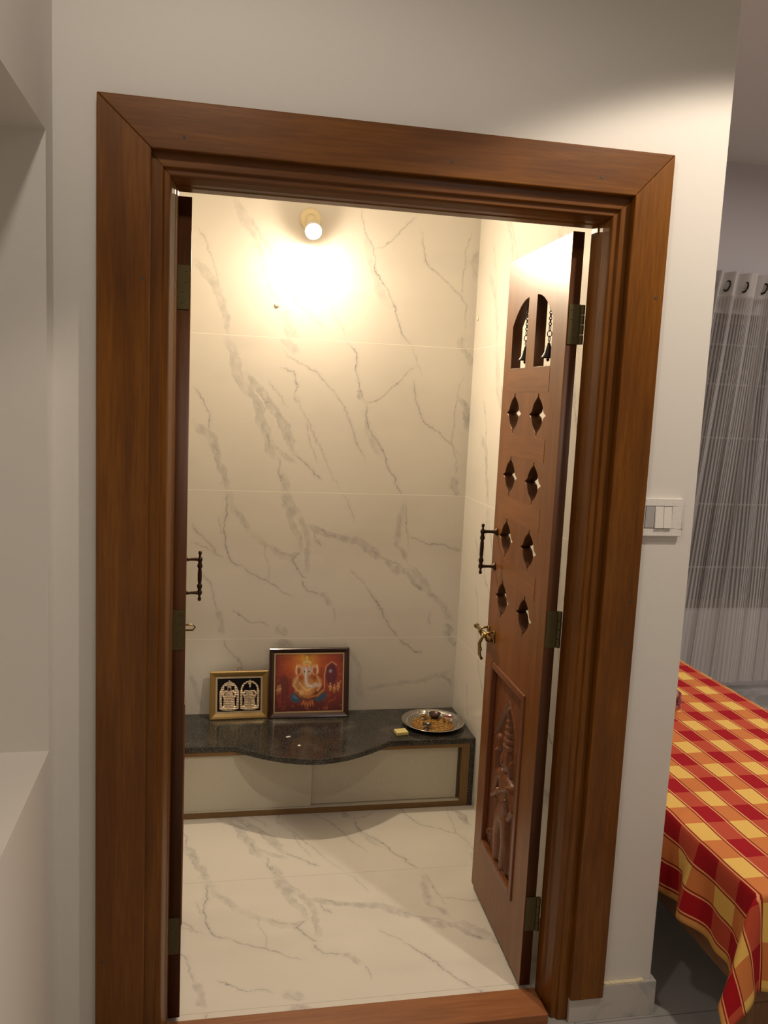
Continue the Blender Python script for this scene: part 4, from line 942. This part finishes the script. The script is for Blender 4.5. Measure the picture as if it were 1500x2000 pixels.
# ------------------------------------------------------------------ curtain rod and sheer curtain
rod = empty('curtain_rod', (3.45, 2.42, 2.272)); tag(rod, 'slim grey metal curtain rod above the dark bedroom window', 'curtain rod')
bm = bmesh.new(); add_tube(bm, [(-.70, 0, 0), (.75, 0, 0)], .0115, 14); bm_obj(bm, 'pole', ROD, rod, smooth=True)
for x in (-.68, .70):
    bm = bmesh.new(); add_tube(bm, [(x, .0, 0), (x, .095, 0)], .006, 8); add_lathe(bm, [(0, 0), (.02, 0), (.02, .004), (0, .004)], Matrix.Translation((x, .099, 0)) @ Matrix.Rotation(PI/2, 4, 'X'), 14)
    bm_obj(bm, 'bracket', ROD, rod)
m, nt, N, L, b = new_mat('sheer striped curtain')
at = N.new('ShaderNodeAttribute'); at.attribute_name = 'cu'
st_ = MN('GREATER_THAN', MN('SINE', MN('MULTIPLY', at.outputs['Fac'], 2*PI/.0115)), -.05)
hb = N.new('ShaderNodeAttribute'); hb.attribute_name = 'head'
al = MN('MAXIMUM', MN('MULTIPLY_ADD', st_, .42, .30), hb.outputs['Fac'])
b.inputs['Base Color'].default_value = (.54, .51, .48, 1); b.inputs['Roughness'].default_value = .8; L.new(al, b.inputs['Alpha'])
b.inputs['Transmission Weight'].default_value = 0
cur = empty('sheer_curtain', (3.4, 2.42, 0)); tag(cur, 'pale sheer curtain with fine stripes hanging in soft folds over the bedroom window', 'curtain')
def curtain():
    u = steps(0, 1, .0022); z = steps(.06, 2.345, .03); U, Z = np.meshgrid(u, z, indexing='ij')
    k = (2.345-Z)/2.285
    x = 2.80+1.05*U-(1-U)**1.5*.20*k**.8
    g = 2*PI*9*U**.85+.35
    amp = .040*(1-.25*k)+.02*k*np.sin(U*7)
    y = amp*np.sin(g+.5*k)+.008*np.sin(g*2.3+3*k)
    x = x+.018*np.sin(g*2+1)*k
    y = y+(-.060*sstep(.40, .35, U)+.055*sstep(.37, .42, U)*sstep(.70, .62, U))*sstep(1., .0, k)
    head = np.where(Z > 2.215, .93, 0.)
    head = np.maximum(head, .55*np.clip(1-(U/.10), 0, 1)**.6)
    me = grid_mesh('cloth', np.stack([x-3.4, y, Z], -1), {'cu': U*1.9, 'head': head})
    link(me, 'cloth', m, cur, True)
    for q in range(9):
        # eyelets where the cloth crosses the rod
        uu = ((PI*(q*2+1)-.35)/(2*PI*9))
        if uu <= 0: continue
        uu = uu**(1/.85)
        if uu > 1: continue
        xx = 2.80+1.05*uu-3.4-(1-uu)**1.5*.20*(.073/2.285)**.8
        bm = bmesh.new(); add_tube(bm, [(xx+.006*math.sin(t), .026*math.cos(t)-(.060 if uu < .37 else (-.055 if uu < .65 else 0.)), 2.272+.026*math.sin(t)) for t in np.linspace(0, 2*PI, 17)[:-1]], .0048, 8, closed=True)
        bm_obj(bm, 'eyelet', DARKMETAL, cur, smooth=True)
curtain()
